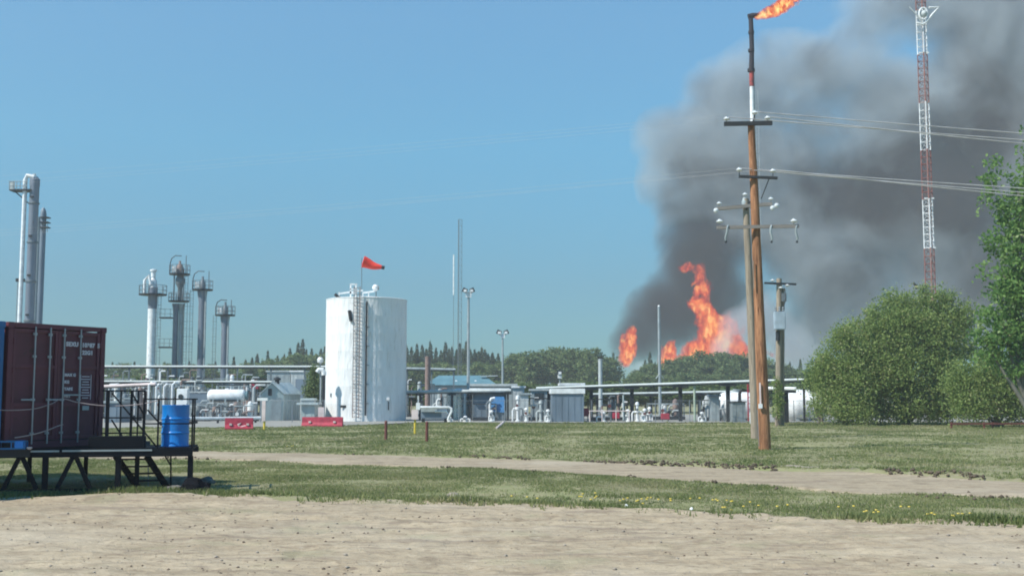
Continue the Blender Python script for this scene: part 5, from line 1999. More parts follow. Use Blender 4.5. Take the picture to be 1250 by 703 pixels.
def red_item(px, py, Yw, w, h, label):
    b_ = at(px, py, Yw)
    t_ = thing('fire_hose_box', (b_.x, Yw, 0), label, 'box')
    MB().box((0, 0, b_.z), (w, .4, h)).build('cabinet', M['red'], t_, local=True, bevel=.03)
    for s in (-1, 1):
        MB().box((s * w * .35, 0, (b_.z - h / 2) / 2), (.08, .08, b_.z - h / 2)).build('leg', M['grey'], t_, local=True)


red_item(715, 503, 99, .5, .7, 'narrow red box at the right edge of the grey block building')
red_item(752, 507, 98, .6, .5, 'small red box behind the pink rail')
red_item(812, 508, 97, .7, .5, 'red box right of the white valve cluster')
red_item(311, 470, 122, .8, .8, 'faded red box high on the pipework behind the gabled shed')
# pink rail
t = thing('pipe_rail', (at(744, 505, 95).x, 95, 0), 'low pinkish pipe railing right of the grey block building', 'railing')
a, b = at(719, 501.5, 95), at(770, 501.5, 95)
P0 = Vector((t.location.x, 95, 0))
MB().tube([a - P0, b - P0], .045, 6).build('rail', M['pinkwhite'], t, local=True)
for px in (720, 735, 752, 768):
    p = at(px, 501.5, 95) - P0
    MB().rod((p.x, 0, 0), (p.x, 0, p.z), .045).build('post', M['pinkwhite'], t, local=True)
t = thing('buried_pipe_end', (gnd(610, 520).x, gnd(610, 520).y, 0), 'pale pipe end slanting out of the grass in mid field', 'pipe')
p, q = gnd(606, 523), gnd(615, 519)
MB().tube([p - t.location + Vector((0, 0, .02)), q - t.location + Vector((0, 0, .25))], .07, 8).build('pipe', M['pinkwhite'], t, local=True)
MB().lathe(q - t.location + Vector((0, 0, .25)), [(.09, -.04), (.09, .04)], 10).build('cap', M['lgrey'], t, local=True)

# chain link fence along the yard
def mesh_fabric():
    m, nt, out = new_mat('chain_link')
    P = nt.n('ShaderNodeTexCoord').outputs['Object']
    sep = nt.n('ShaderNodeSeparateXYZ')
    nt.put(sep.inputs[0], P)
    u = nt.m('ADD', sep.outputs[0], sep.outputs[2])
    v = nt.m('SUBTRACT', sep.outputs[0], sep.outputs[2])
    f = lambda q: nt.m('LESS_THAN', nt.m('FRACT', nt.m('MULTIPLY', q, 14.0)), .035)
    a = nt.m('MAXIMUM', f(u), f(v))
    b = nt.n('ShaderNodeBsdfPrincipled')
    b.inputs['Base Color'].default_value = (.28, .31, .34, 1)
    b.inputs['Metallic'].default_value = .4
    b.inputs['Roughness'].default_value = .5
    tr = nt.n('ShaderNodeBsdfTransparent')
    mx = nt.n('ShaderNodeMixShader')
    nt.put(mx.inputs[0], a)
    nt.put(mx.inputs[1], tr.outputs[0])
    nt.put(mx.inputs[2], b.outputs[0])
    nt.put(out.inputs[0], mx.outputs[0])
    return m


M['link'] = mesh_fabric()


def chain_fence(p0, p1, label, hgt=1.75):
    p0, p1 = Vector(p0), Vector(p1)
    d_ = p1 - p0
    L_ = d_.length
    t_ = thing('chain_link_fence', p0, label, 'fence', rz=math.atan2(d_.y, d_.x))
    n_ = max(1, round(L_ / 3))
    for i in range(n_ + 1):
        x = L_ * i / n_
        MB().cone((x, 0, -.02), (x, 0, hgt + .05), .035, .035, 6).build('post', M['galv'], t_, local=True)
    for i in range(n_):
        MB().box((L_ * (i + .5) / n_, -.03, hgt / 2 + .05), (L_ / n_ - .01, .004, hgt - .1)).build('wire_mesh', M['link'], t_, local=True, smooth=0)
    MB().rod((0, 0, hgt), (L_, 0, hgt), .016, 5).build('top_rail', M['grey'], t_, local=True)


chain_fence((at(318, 500, 93.5).x, 93.5, 0), (at(396, 500, 92.5).x, 92.5, 0), 'chain link fence panel run before the gabled shed, left of the white tank')
chain_fence((at(560, 500, 93.2).x, 93.2, 0), (at(672, 500, 93.0).x, 93.0, 0), 'chain link fence before the compressor building, left of the grey block')
chain_fence((at(800, 500, 94).x, 94, 0), (at(1012, 500, 92.5).x, 92.5, 0), 'chain link fence from the valve cluster to the white vessels on the right')
chain_fence((at(228, 500, 95).x, 95, 0), (at(312, 500, 94).x, 94, 0), 'chain link fence behind the red barrier and long ground pipe', 1.5)

# ------------------------------------------------------------------ trees
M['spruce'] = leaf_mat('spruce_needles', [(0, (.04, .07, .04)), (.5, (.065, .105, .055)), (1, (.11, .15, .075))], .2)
M['poplar'] = leaf_mat('poplar_leaves', [(0, (.065, .115, .045)), (.5, (.15, .21, .08)), (1, (.25, .32, .13))], .38)
M['willow'] = leaf_mat('willow_leaves', [(0, (.11, .175, .055)), (.5, (.25, .345, .105)), (.85, (.37, .45, .16)), (1, (.43, .43, .22))], .5)
M['bright'] = leaf_mat('bright_leaves', [(0, (.08, .18, .05)), (.5, (.18, .32, .085)), (.85, (.29, .43, .15)), (1, (.42, .52, .25))], .5)


def spruce_mesh(seed, h=16.0, rad=2.1):
    rs = np.random.default_rng(seed)
    V, F, S = [], [], []
    whorls = 42
    P, A, L, T = [], [], [], []
    for w_ in range(whorls):
        t_ = .06 + .94 * (w_ + rs.random() * .6) / whorls
        if t_ > .985:
            continue
        rr_ = rad * (1 - t_) ** .8 * rs.uniform(.75, 1.2)
        nb_ = 11 if t_ < .75 else 8
        for b_ in range(nb_):
            if rs.random() < .12:
                continue
            a_ = rs.random() * 2 * PI
            Lb = rr_ * rs.uniform(.65, 1.15)
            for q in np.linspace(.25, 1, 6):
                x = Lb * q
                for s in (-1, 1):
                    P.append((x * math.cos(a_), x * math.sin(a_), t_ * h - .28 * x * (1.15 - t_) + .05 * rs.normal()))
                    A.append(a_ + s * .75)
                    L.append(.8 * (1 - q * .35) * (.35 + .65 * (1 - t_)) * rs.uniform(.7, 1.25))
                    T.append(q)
    P = np.array(P)
    A = np.array(A)
    L = np.array(L)
    d_ = np.stack([np.cos(A), np.sin(A), -.5 + 0 * A], 1)
    sd = np.stack([-np.sin(A), np.cos(A), 0 * A], 1)
    tw = rs.normal(size=(len(P), 1)) * 1.3
    sd = sd + np.array([[0, 0, 1]]) * tw
    Lc = L[:, None]
    V = np.stack([P, P + d_ * Lc * .5 + sd * Lc * .40, P + d_ * Lc, P + d_ * Lc * .5 - sd * Lc * .40], 1).reshape(-1, 3)
    # leader
    n_ = len(P)
    F = np.arange(4 * n_).reshape(n_, 4)
    tip = np.array([[.14, 0, h * .93], [0, .14, h * .93], [-.14, 0, h * .93], [0, 0, h * 1.02], [.1, -.1, h * .93], [-.1, -.1, h * .93], [0, .1, h * .93], [0, 0, h * 1.01]])
    V = np.concatenate([V, tip])
    F = np.concatenate([F, np.array([[0, 1, 2, 3], [4, 5, 6, 7]]) + 4 * n_])
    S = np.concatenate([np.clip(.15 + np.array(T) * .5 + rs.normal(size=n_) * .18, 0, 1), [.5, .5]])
    return attr_mesh('spruce_crown', V, F, M['spruce'], S)


def trunk_mesh(h, r):
    g = MB().cone((0, 0, -.2), (0, 0, h), r, r * .25, 7)
    me = bpy.data.meshes.new('trunk')
    me.from_pydata([tuple(v) for v in g.v], [], g.f)
    me.materials.append(M['bark'])
    return me


def leafy(lobes, nleaf, size, seed, clump=.45, per=16, mat=None, flat=.15, shade0=.5, name='leafy_crown'):
    """crown of leaf clumps spread through ellipsoid lobes: lobes (x,y,z,rx,ry,rz,weight)"""
    rs = np.random.default_rng(seed)
    lob = np.array([l[:6] for l in lobes], float)
    wts = np.array([l[6] if len(l) > 6 else 1 for l in lobes], float) * (lob[:, 3] * lob[:, 4] * lob[:, 5]) ** .67
    wts /= wts.sum()
    nc_ = nleaf // per
    idx = rs.choice(len(lob), nc_, p=wts)
    d_ = rs.normal(size=(nc_, 3))
    d_ /= np.linalg.norm(d_, axis=1)[:, None]
    rad = rs.random(nc_) ** .38
    rad = np.where(rs.random(nc_) < .1, rad * 1.12, rad)
    cen = lob[idx, :3] + d_ * lob[idx, 3:] * rad[:, None]
    cs = rs.normal(size=nc_) * .22
    sc = rs.uniform(.5, 1.35, nc_)
    P = np.repeat(cen, per, 0) + rs.normal(size=(nc_ * per, 3)) * clump * np.repeat(sc, per)[:, None] * np.array([1, 1, .75])
    out_ = np.repeat(d_, per, 0)
    out_[:, 2] += .4
    sz = size * rs.uniform(.55, 1.3, len(P))
    global rng
    old = rng
    rng = rs
    V, F = quads(P, sz, .6, None)
    rng = old
    S = np.clip(shade0 + np.repeat(cs, per) + rs.normal(size=len(P)) * .07, 0, 1)
    return attr_mesh(name, V, F, mat or M['poplar'], S)


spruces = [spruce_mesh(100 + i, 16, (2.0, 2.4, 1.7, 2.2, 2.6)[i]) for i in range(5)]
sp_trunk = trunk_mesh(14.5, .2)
dec = []
for i in range(5):
    rs = random.Random(50 + i)
    lobes = [(0, 0, 8.2, 2.6, 2.6, 3.6)]
    for k_ in range(7):
        a_ = rs.random() * 6.28
        zc_ = rs.uniform(4.5, 11.5)
        rr_ = rs.uniform(1.0, 1.9)
        q = rs.uniform(.6, 1.9) * (1.1 - abs(zc_ - 8) / 9)
        lobes.append((q * math.cos(a_), q * math.sin(a_), zc_, rr_, rr_, rr_ * rs.uniform(.8, 1.3)))
    dec.append(leafy(lobes, 3600, .30, 60 + i, .4, 12))
dc_trunk = trunk_mesh(10, .17)

tree_i = 0


TREE_LABELS = {363: 'second tallest spruce left of the white tank, just left of the tallest', 368.5: 'tallest dark spruce in the treeline left of the white tank',
               326: 'lone tall spruce above the gabled shed, left of the spruce pair', 313: 'slim spruce above the left wall of the gabled shed',
               284.5: 'small spruce showing just right of the shortest grey column', 353: 'spruce rising above its neighbours left of the tallest pair',
               525: 'tallest spruce right of the white tank, just right of the brown stack', 543.5: 'tall spruce midway between the brown stack and the lattice mast',
               569: 'tall spruce directly behind the tall light mast', 688: 'single spruce tip poking above the rounded trees over the grey block building',
               794: 'spruce standing just left of the slim pale pole, below the flames', 762: 'small spruce in the gap of pale smoke below the leftmost flame',
               965: 'hazy spruce right of the transformer pole', 978: 'hazy spruce beside the left end of the willow bushes'}


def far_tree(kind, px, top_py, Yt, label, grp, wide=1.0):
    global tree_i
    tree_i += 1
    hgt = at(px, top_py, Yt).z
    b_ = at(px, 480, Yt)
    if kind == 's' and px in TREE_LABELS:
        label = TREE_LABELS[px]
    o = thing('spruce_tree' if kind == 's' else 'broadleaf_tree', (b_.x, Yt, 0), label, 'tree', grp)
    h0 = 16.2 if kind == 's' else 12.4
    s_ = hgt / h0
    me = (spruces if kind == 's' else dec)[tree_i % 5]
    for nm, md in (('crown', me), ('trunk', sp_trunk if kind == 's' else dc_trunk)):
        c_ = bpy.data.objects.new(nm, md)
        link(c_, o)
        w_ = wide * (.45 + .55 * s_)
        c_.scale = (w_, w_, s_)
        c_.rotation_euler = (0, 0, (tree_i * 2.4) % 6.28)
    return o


R1 = random.Random(3)
G = 'conifers in the far treeline left of the white tank'
L1 = 'dark pointed spruce in the far treeline left of the white tank'
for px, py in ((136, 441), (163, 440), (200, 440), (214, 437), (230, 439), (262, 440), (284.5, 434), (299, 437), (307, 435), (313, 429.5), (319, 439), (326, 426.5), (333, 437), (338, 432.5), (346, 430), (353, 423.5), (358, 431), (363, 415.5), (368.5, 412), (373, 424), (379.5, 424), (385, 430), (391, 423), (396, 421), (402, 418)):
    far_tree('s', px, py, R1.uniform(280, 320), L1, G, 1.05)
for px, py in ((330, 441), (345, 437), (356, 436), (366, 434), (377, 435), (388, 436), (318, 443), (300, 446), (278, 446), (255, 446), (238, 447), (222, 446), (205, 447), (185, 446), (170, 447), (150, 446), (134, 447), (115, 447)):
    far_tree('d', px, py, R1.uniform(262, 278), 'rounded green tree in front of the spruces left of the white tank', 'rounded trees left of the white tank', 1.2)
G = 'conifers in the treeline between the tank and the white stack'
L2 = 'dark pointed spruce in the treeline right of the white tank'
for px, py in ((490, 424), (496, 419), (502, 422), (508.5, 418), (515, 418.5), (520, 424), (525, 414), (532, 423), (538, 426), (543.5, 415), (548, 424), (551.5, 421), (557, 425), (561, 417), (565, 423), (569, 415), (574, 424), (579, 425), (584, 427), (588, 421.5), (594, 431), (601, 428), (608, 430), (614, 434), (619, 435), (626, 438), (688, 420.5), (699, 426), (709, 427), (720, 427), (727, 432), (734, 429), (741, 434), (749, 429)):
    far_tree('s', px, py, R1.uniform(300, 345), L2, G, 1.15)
for i in range(30):
    px = 494 + i * 4.6
    far_tree('s', px + R1.uniform(-2, 2), R1.uniform(424, 438) + max(0, i - 20) * .6, R1.uniform(290, 300), L2, G, 1.2)
for i, px in enumerate(range(494, 750, 9)):
    top = float(np.interp(px, [494, 600, 620, 645, 662, 680, 700, 725, 748], [446, 445, 438, 431, 432, 427, 429, 431, 440]))
    far_tree('d', px + R1.uniform(-2, 2), top + R1.uniform(-1.5, 3), R1.uniform(275, 292), 'rounded green tree in the treeline right of the white tank', 'rounded trees between the tank and the white stack', 1.25)
G = 'dark bushes at the back of the plant yard'
for i, px in enumerate(list(range(722, 990, 11)) + list(range(498, 722, 13)) + list(range(124, 400, 13))):
    back = 'behind the long pale pipe rack' if px > 715 else 'behind the compressor building' if px > 480 else 'behind the process columns'
    far_tree('d', px + R1.uniform(-3, 3), R1.uniform(466, 473) if px > 480 else R1.uniform(457, 468), R1.uniform(142, 165), 'dark leafy bush at the back of the yard ' + back, 'dark bushes ' + back, 1.5)
G = 'trees standing in front of the fire'
for i, px in enumerate(list(range(768, 985, 8))):
    top = float(np.interp(px, [768, 780, 794, 803, 820, 840, 860, 890, 915, 935, 960, 985], [462, 452, 443, 447, 441, 437, 434, 434, 436, 441, 449, 455]))
    far_tree('d', px + R1.uniform(-2, 2), top + R1.uniform(-2.5, 2), R1.uniform(272, 292), 'rounded tree in the low wood standing in front of the flames', G, 1.05)
for i, px in enumerate(range(772, 985, 13)):
    far_tree('d', px + R1.uniform(-4, 4), 456 + R1.uniform(-3, 4), R1.uniform(255, 265), 'low bushy tree at the near edge of the wood below the flames', 'bushy trees below the flames', 1.3)
for px, py in ((762, 457), (788, 437), (794, 428), (800, 440), (829, 437), (853, 432), (874, 433), (899, 434), (965, 440), (978, 437), (744, 441)):
    far_tree('s', px, py, R1.uniform(290, 310), 'spruce poking up among the rounded trees in front of the fire', 'spruces in front of the fire', .95)


# hand-built near trees
def branchy(t_, base, lobes, mat, r0=.16, n_stem=5, seed=0):
    """trunk and limbs reaching into each lobe"""
    rs = random.Random(seed)
    base = Vector(base)
    for i, l in enumerate(lobes):
        tgt = Vector(l[:3])
        mid = base.lerp(tgt, .5) + Vector((rs.uniform(-.4, .4), rs.uniform(-.3, .3), -.2))
        st_ = base + Vector((rs.uniform(-.25, .25), rs.uniform(-.2, .2), -.1))
        MB().tube([st_, base.lerp(mid, .5) + Vector((rs.uniform(-.15, .15), 0, .3)), mid, tgt, tgt + Vector((rs.uniform(-.5, .5), 0, l[5] * .6))], r0, 6, [r0, r0 * .8, r0 * .6, r0 * .35, r0 * .12]).build('limb' if i else 'trunk', mat, t_)


def near_tree(name, label, cat, Yt, base_px, lobes_px, nleaf, size, seed, mat, depth=.8, clump=.4, per=14, shade0=.5, r0=.14, limbs=6, bark=None):
    b_ = at(base_px, 513, Yt)
    t_ = thing(name, (b_.x, Yt, 0), label, cat)
    s_ = mpp(Yt)
    lobes = []
    rs = random.Random(seed)
    for l in lobes_px:
        px, py, rx_p, rz_p = l[:4]
        p = at(px, py, Yt)
        dy = l[4] if len(l) > 4 else rs.uniform(-.8, .8)
        ry = min(rx_p, rz_p) * s_ * depth
        lobes.append((p.x - b_.x, dy, p.z, rx_p * s_, ry, rz_p * s_, l[5] if len(l) > 5 else 1))
    me = leafy(lobes, nleaf, size, seed, clump, per, mat, shade0=shade0, name='crown')
    cr_ = bpy.data.objects.new('crown', me)
    link(cr_, t_)
    order = sorted(lobes, key=lambda q: -q[3] * q[5])[:limbs]
    order = [tuple([q[0] + b_.x, q[1] + Yt, q[2], q[3], q[4], q[5]]) for q in order]
    branchy(t_, (b_.x, Yt, 0), order, bark or M['bark'], r0, seed=seed)
    return t_


near_tree('willow_bush', 'large rounded willow bush in front of the red and white tower', 'bush', 86, 1105,
          [(1110, 430, 62, 55, 0), (1125, 390, 48, 34, 0), (1085, 400, 36, 32, -.5), (1150, 410, 38, 38, .5), (1070, 440, 38, 48, -1), (1050, 425, 26, 30, 0), (1100, 470, 62, 42, -1), (1160, 455, 34, 50, 0), (1060, 480, 40, 34, -.6), (1140, 490, 46, 26, -1), (1140, 366, 22, 14, 0), (1105, 372, 20, 14, 0), (1175, 385, 18, 22, 0), (1085, 364, 9, 9, 0), (1064, 384, 10, 10, 0), (1158, 362, 10, 8, 0), (1044, 400, 9, 10, 0), (1195, 430, 12, 20, .4), (1128, 352, 9, 6, 0), (1050, 503, 28, 14, -1.4, .8), (1090, 506, 34, 12, -1.6, .8), (1135, 505, 34, 13, -1.6, .8), (1170, 500, 26, 16, -1.2, .8)],
          88000, .092, 11, M['willow'], .9, .36, 22, r0=.12, limbs=9)
near_tree('willow_bush', 'lower olive-green willow bush at the left end of the bush row', 'bush', 84, 1035,
          [(1035, 440, 24, 34, 0), (1018, 470, 20, 32, .4), (1042, 480, 26, 34, -.3), (1010, 445, 10, 22, .2), (1030, 408, 13, 13, 0), (1002, 455, 9, 18, .5), (1018, 420, 6, 9, 0), (1022, 503, 18, 12, -.8), (1000, 498, 12, 12, 0), (1045, 505, 18, 11, -1)],
          21000, .088, 12, M['willow'], .9, .34, 12, shade0=.58, r0=.09, limbs=6)
near_tree('young_tree', 'sparse young tree in front of the right white vessel', 'tree', 90, 1001.5,
          [(1000, 462, 11, 14, 0), (992, 470, 10, 9, .2), (1010, 472, 12, 11, 0), (1001, 448, 6, 9, 0), (988, 456, 6, 6, 0), (1012, 485, 8, 9, 0), (1003, 434, 4, 7, 0)],
          4200, .10, 13, M['willow'], .9, .3, 10, shade0=.45, r0=.1, limbs=5)
near_tree('poplar_tree', 'tall bright green poplar cut off by the right picture edge', 'tree', 66, 1262,
          [(1262, 330, 52, 80, 0, .9), (1240, 375, 40, 38, 0), (1222, 405, 30, 28, -.4), (1210, 430, 22, 24, 0), (1255, 430, 45, 42, .3), (1232, 350, 18, 30, 0), (1290, 300, 60, 100, 1), (1245, 275, 26, 36, 0, .75), (1222, 262, 13, 22, 0, .7), (1211, 240, 10, 20, 0, .6), (1208, 218, 9, 15, 0, .55), (1215, 200, 7, 9, 0, .6), (1200, 222, 5, 6, 0, .6), (1200, 252, 6, 7, 0, .6), (1235, 215, 12, 14, 0, .3), (1262, 215, 30, 50, 0, .6), (1212, 292, 16, 14, 0, .6), (1204, 300, 6, 6, 0, .5), (1200, 333, 5, 6, 0, .5), (1245, 240, 16, 18, 0, .4), (1268, 160, 18, 20, 0, .6), (1195, 405, 9, 14, 0, .8), (1202, 390, 7, 10, 0, .8)],
          21000, .13, 14, M['bright'], .75, .26, 14, shade0=.48, r0=.2, limbs=11, bark=mk('pale_bark', (.16, .155, .13), .9))
near_tree('shrub', 'dense green shrub filling the gap below the poplar', 'shrub', 78, 1215,
          [(1200, 470, 26, 40, 0), (1225, 485, 34, 30, 0), (1250, 480, 34, 38, 0), (1185, 495, 24, 20, -.3), (1175, 470, 18, 30, .4), (1285, 470, 40, 44, 0), (1215, 455, 24, 24, 0)],
          30000, .09, 15, M['willow'], .9, .32, 14, shade0=.5, r0=.1, limbs=7)
near_tree('young_tree', 'narrow young tree left of the white tank beside the vent pipe', 'tree', 104, 383,
          [(383, 466, 6, 14, 0), (380, 478, 7, 10, 0), (386, 482, 7, 9, 0), (384, 452, 4, 8, 0)], 2600, .11, 16, M['poplar'], .9, .25, 10, r0=.07, limbs=4)
near_tree('vine', 'tuft of green growth at the foot of the grey poles', 'shrub', 60, 926,
          [(921, 515, 5, 10, 0), (948, 495, 1, 1, 0)], 300, .05, 17, M['willow'], .9, .12, 8, r0=.02, limbs=1)
t = near_tree('climbing_vine', 'green creeper climbing the lower transformer pole', 'plant', 83.3, 949.5,
              [(949, 500, 6, 13, 0), (950, 478, 5.5, 14, 0), (948, 466, 4, 8, 0), (951, 490, 6, 12, 0)], 1500, .07, 18, M['willow'], .6, .14, 8, r0=.03, limbs=3)
for i, (px, s_) in enumerate(((1190, .8), (1230, 1.0))):
    p = at(px, 511, 74)
    tag(MB().beam((p.x - 1.6, 74, .32), (p.x + 1.5, 74.2, .34), .08, .1).beam((p.x - 1.5, 74.05, 0), (p.x - 1.5, 74.05, .42), .1, .1).beam((p.x + 1.2, 74.15, 0), (p.x + 1.2, 74.15, .42), .1, .1).build('low_rail', M['rust']),
        ('low rusty rail under the shrub, left piece', 'low rusty rail under the poplar, right piece')[i], 'rail')

# ------------------------------------------------------------------ smoke and fire
SY = 430.0


def ellipsoids(px_list, Y0, depthk=.8, dmin=8, dmax=42):
    out_ = []
    for l in px_list:
        px, py, rx_p, rz_p = l[:4]
        w_ = l[4] if len(l) > 4 else 1.0
        dy = l[5] if len(l) > 5 else 0.0
        c_ = at(px, py, Y0 + dy)
        s_ = mpp(Y0)
        out_.append((c_, Vector((rx_p * s_, min(dmax, max(dmin, min(rx_p, rz_p) * s_ * depthk)), rz_p * s_)), w_))
    return out_


def hull(name, els, grow, voxel):
    bm = bmesh.new()
    for c_, r__, w_ in els:
        m_ = Matrix.Translation(c_) @ Matrix.Diagonal((*(r__ * grow), 1))
        bmesh.ops.create_icosphere(bm, subdivisions=3, radius=1, matrix=m_)
    me = bpy.data.meshes.new(name)
    bm.to_mesh(me)
    bm.free()
    tmp = bpy.data.objects.new(name, me)
    C.objects.link(tmp)
    md = tmp.modifiers.new('r', 'REMESH')
    md.mode = 'VOXEL'
    md.voxel_size = voxel
    dg = bpy.context.evaluated_depsgraph_get()
    m2 = bpy.data.meshes.new_from_object(tmp.evaluated_get(dg))
    bpy.data.objects.remove(tmp)
    m2.name = name
    return m2


def field(nt, P, els):
    acc = None
    for c_, r__, w_ in els:
        d_ = nt.vm('MULTIPLY', nt.vm('SUBTRACT', P, tuple(c_)), (1 / r__.x, 1 / r__.y, 1 / r__.z))
        q = nt.m('MULTIPLY_ADD', nt.vm('DOT_PRODUCT', d_, d_), -w_, w_)
        q = nt.m('MAXIMUM', q, 0.0)
        acc = q if acc is None else nt.m('ADD', acc, q)
    return acc


SMOKE = [(770, 420, 32, 36, 1.2, -6), (800, 395, 50, 54, 1.3, -4), (845, 360, 66, 70, 1.3), (905, 380, 55, 55, .8, 10), (862, 295, 72, 66, 1.2), (842, 225, 74, 64, 1.1), (825, 170, 64, 50, 1.1),
         (890, 190, 80, 80, 1.0), (885, 118, 70, 56, .9), (955, 95, 90, 66, .9), (965, 155, 60, 50, .8), (945, 240, 80, 90, 1.0), (1010, 300, 95, 90, 1.2), (1040, 200, 95, 90, 1.2), (1040, 85, 90, 70, .8), (1100, 10, 110, 60, .8),
         (1120, 260, 100, 90, 1.3), (1140, 140, 110, 90, 1.1), (1080, 380, 110, 75, 1.0), (980, 405, 60, 55, .7, 8), (1190, 350, 100, 100, 1.1), (1230, 200, 100, 120, 1.1), (1230, 40, 120, 110, 1.1),
         (1340, 120, 150, 180, 1.1), (1340, 330, 140, 140, 1.0), (1200, -90, 160, 110, 1.0), (1380, -110, 180, 150, 1.0), (1560, 0, 190, 230, 1.0), (1520, -320, 280, 250, 1.0)]
els = ellipsoids(SMOKE, SY)
sm_me = hull('smoke_plume', els, 1.0, 5.0)
sm = bpy.data.objects.new('smoke_plume', sm_me)
link(sm)
tag(sm, 'huge grey-black smoke plume billowing up from the fire behind the trees', 'smoke', kind='stuff')
m, nt, out = new_mat('smoke')
P = nt.n('ShaderNodeNewGeometry').outputs['Position']
n1 = nt.noise(P, .030, 6, .64, .5)
F_ = field(nt, P, els)
dens = nt.m('SUBTRACT', nt.m('ADD', F_, nt.m('ADD', nt.m('MULTIPLY', n1, 2.3), nt.m('MULTIPLY', nt.noise(P, .13, 4, .65, .6), .7))), 1.66)
dens = nt.m('MULTIPLY', nt.m('MAXIMUM', dens, 0.0), .15)
dens = nt.m('MINIMUM', dens, .24)
# sootier regions of the plume
SOOT = [(800, 395, 85, 70, 1.5), (860, 340, 95, 80, 1.6), (770, 430, 50, 30, 1.0), (830, 270, 60, 60, .4), (1075, 240, 150, 70, 1.0), (1000, 200, 50, 50, .4), (1160, 210, 90, 100, .9), (1210, 130, 60, 90, .5), (1060, 340, 70, 60, .5), (860, 210, 80, 60, .3), (1230, 320, 80, 90, .8)]
S_ = field(nt, P, ellipsoids(SOOT, SY, 2.0, 60, 90))
n2 = nt.noise(P, .045, 4, .6, .4)
soot = nt.m('MULTIPLY', nt.m('ADD', S_, nt.m('MULTIPLY', nt.m('SUBTRACT', n2, .5), 3.2)), 1.0, clamp=True)
colr = nt.mix(soot, (.62, .70, .755), (.11, .09, .094))
pv = nt.n('ShaderNodeVolumePrincipled')
nt.put(pv.inputs['Color'], colr)
nt.put(pv.inputs['Density'], dens)
pv.inputs['Anisotropy'].default_value = .0
nt.put(out.inputs['Volume'], pv.outputs[0])
sm_me.materials.clear()
sm_me.materials.append(m)
m.cycles.volume_step_rate = .35 if hasattr(m.cycles, 'volume_step_rate') else 1


def flame(name, label, px_list, Y0, voxel, nscale, strength, dmin, dmax, seedv, thr=.75, gain=1.0):
    el = ellipsoids(px_list, Y0, .7, dmin, dmax)
    me = hull(name, el, 1.0, voxel)
    base = el[0][0].copy()
    me.transform(Matrix.Translation(-base))
    o = bpy.data.objects.new(name, me)
    o.location = base
    link(o)
    tag(o, label, 'fire')
    m, nt, out = new_mat(name)
    P = nt.n('ShaderNodeNewGeometry').outputs['Position']
    Ps = nt.vm('MULTIPLY', nt.vm('ADD', P, (seedv, 0, seedv * 2)), (1, 1, .62))
    n1 = nt.noise(Ps, nscale, 5, .66, 1.2)
    n2 = nt.noise(Ps, nscale * 2.3, 4, .6, .8)
    F_ = field(nt, P, el)
    v = nt.m('SUBTRACT', nt.m('ADD', F_, nt.m('MULTIPLY', n1, 3.6)), 1.58 + thr)
    v = nt.m('MAXIMUM', v, 0.0)
    edge = nt.remap(v, 0, .30)
    hot = nt.m('MULTIPLY', nt.m('ADD', nt.m('MULTIPLY', v, .45), nt.m('MULTIPLY', nt.m('SUBTRACT', n2, .44), 3.2)), 1.0 * gain, clamp=True)
    c = nt.ramp(hot, [(0, (.50, .035, .02)), (.38, (.95, .085, .035)), (.66, (1.0, .19, .04)), (.86, (1.0, .42, .08)), (1.0, (1.0, .72, .25))])
    pv = nt.n('ShaderNodeVolumePrincipled')
    pv.inputs['Color'].default_value = (.05, .03, .03, 1)
    nt.put(pv.inputs['Density'], nt.m('MULTIPLY', edge, strength))
    nt.put(pv.inputs['Emission Color'], c)
    nt.put(pv.inputs['Emission Strength'], nt.m('MULTIPLY', edge, nt.m('MULTIPLY_ADD', hot, strength * .72, strength * .36)))
    nt.put(out.inputs['Volume'], pv.outputs[0])
    me.materials.clear()
    me.materials.append(m)
    if hasattr(m.cycles, 'volume_step_rate'):
        m.cycles.volume_step_rate = .5
    return o


FYR = 378
flame('fire', 'tallest column of orange flame rising behind the trees into the smoke',
      [(868, 425, 34, 26, 1.4), (880, 405, 24, 24, 1.1), (862, 392, 18, 26, 1.2), (857, 368, 16, 24, 1.1), (848, 372, 16, 12, .8), (852, 345, 13, 18, .9), (840, 327, 18, 9, .9), (858, 328, 9, 14, .7), (892, 412, 22, 34, 1.1), (846, 432, 20, 18, 1.3), (872, 388, 14, 16, .9), (835, 440, 16, 10, 1.0), (866, 350, 8, 12, .6), (905, 430, 14, 16, .9)],
      FYR, 1.2, .30, .8, 3.0, 7, 11, thr=.85)
flame('fire', 'small orange-red flame at the far left edge of the smoke', [(767, 424, 14, 25, 1.3), (771, 409, 8, 14, 1.0), (762, 438, 12, 13, 1.0)], FYR, .8, .35, .8, 2.5, 5, 31, thr=.75)
flame('fire', 'small orange flame between the slim pale pole and the tallest flame', [(815, 435, 15, 21, 1.3), (820, 424, 9, 12, .8), (811, 445, 14, 9, .9), (829, 444, 10, 8, .8)], FYR, .8, .35, .8, 2.5, 5, 52, thr=.7)
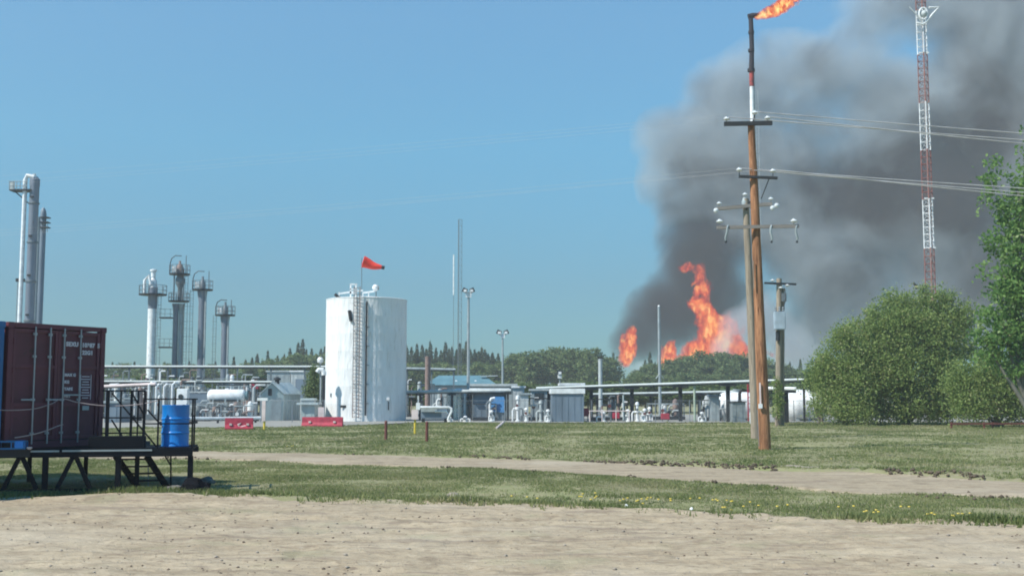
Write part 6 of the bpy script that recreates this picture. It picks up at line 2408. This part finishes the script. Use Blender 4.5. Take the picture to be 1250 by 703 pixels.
flame('fire', 'low reddish flame beside the brown pole, right of the tallest flame', [(905, 428, 20, 14, 1.1), (900, 415, 12, 12, .7), (925, 430, 14, 10, .8), (940, 434, 10, 8, .5)], FYR - 16, .8, .3, .35, 2.5, 5, 73, thr=.7)
flame('flare_flame', 'orange yellow gas flame blowing right from the flare stack tip', [(932, 19, 13, 6.5, 1.2), (943, 15, 14, 9, 1.4), (952, 9, 13, 10, 1.3), (963, 3, 14, 9, 1.2), (924, 21, 7, 4.5, 1.1), (975, -4, 10, 8, .9)], FY, .12, 1.3, 3.5, .35, .8, 90, thr=.5, gain=1.3)

# pale steam/smoke drifting beside the big flame
WH = [(902, 400, 30, 30, 1.2), (890, 428, 26, 22, .9), (935, 385, 38, 34, .8), (960, 420, 40, 40, .8), (885, 425, 25, 26, .7), (780, 452, 34, 16, .8), (980, 445, 46, 30, .5)]
els2 = ellipsoids(WH, 366, .5, 4, 8)
me = hull('pale_smoke', els2, 1.0, 2.0)
sm2 = bpy.data.objects.new('pale_smoke', me)
link(sm2)
tag(sm2, 'pale bluish smoke drifting low beside the flames', 'smoke', kind='stuff')
m, nt, out = new_mat('pale_smoke')
P = nt.n('ShaderNodeNewGeometry').outputs['Position']
n1 = nt.noise(P, .07, 4, .6, .5)
dens = nt.m('MULTIPLY', nt.m('MAXIMUM', nt.m('SUBTRACT', nt.m('ADD', field(nt, P, els2), nt.m('MULTIPLY', n1, 1.8)), 1.05), 0.0), .16)
pv = nt.n('ShaderNodeVolumePrincipled')
pv.inputs['Color'].default_value = (.86, .90, .97, 1)
nt.put(pv.inputs['Density'], dens)
nt.put(out.inputs['Volume'], pv.outputs[0])
me.materials.clear()
me.materials.append(m)

# ------------------------------------------------------------------ summer haze: one closed box of thin air round everything
hz = MB().box2((-700, -60, -1.0), (900, 760, 262)).build('haze', None, smooth=0, origin=(0, 0, 0))
hz['kind'] = 'stuff'
m, nt, out = new_mat('haze')
pv = nt.n('ShaderNodeVolumePrincipled')
pv.inputs['Color'].default_value = (.86, .93, 1.0, 1)
pv.inputs['Density'].default_value = HAZE
nt.put(out.inputs['Volume'], pv.outputs[0])
hz.data.materials.append(m)
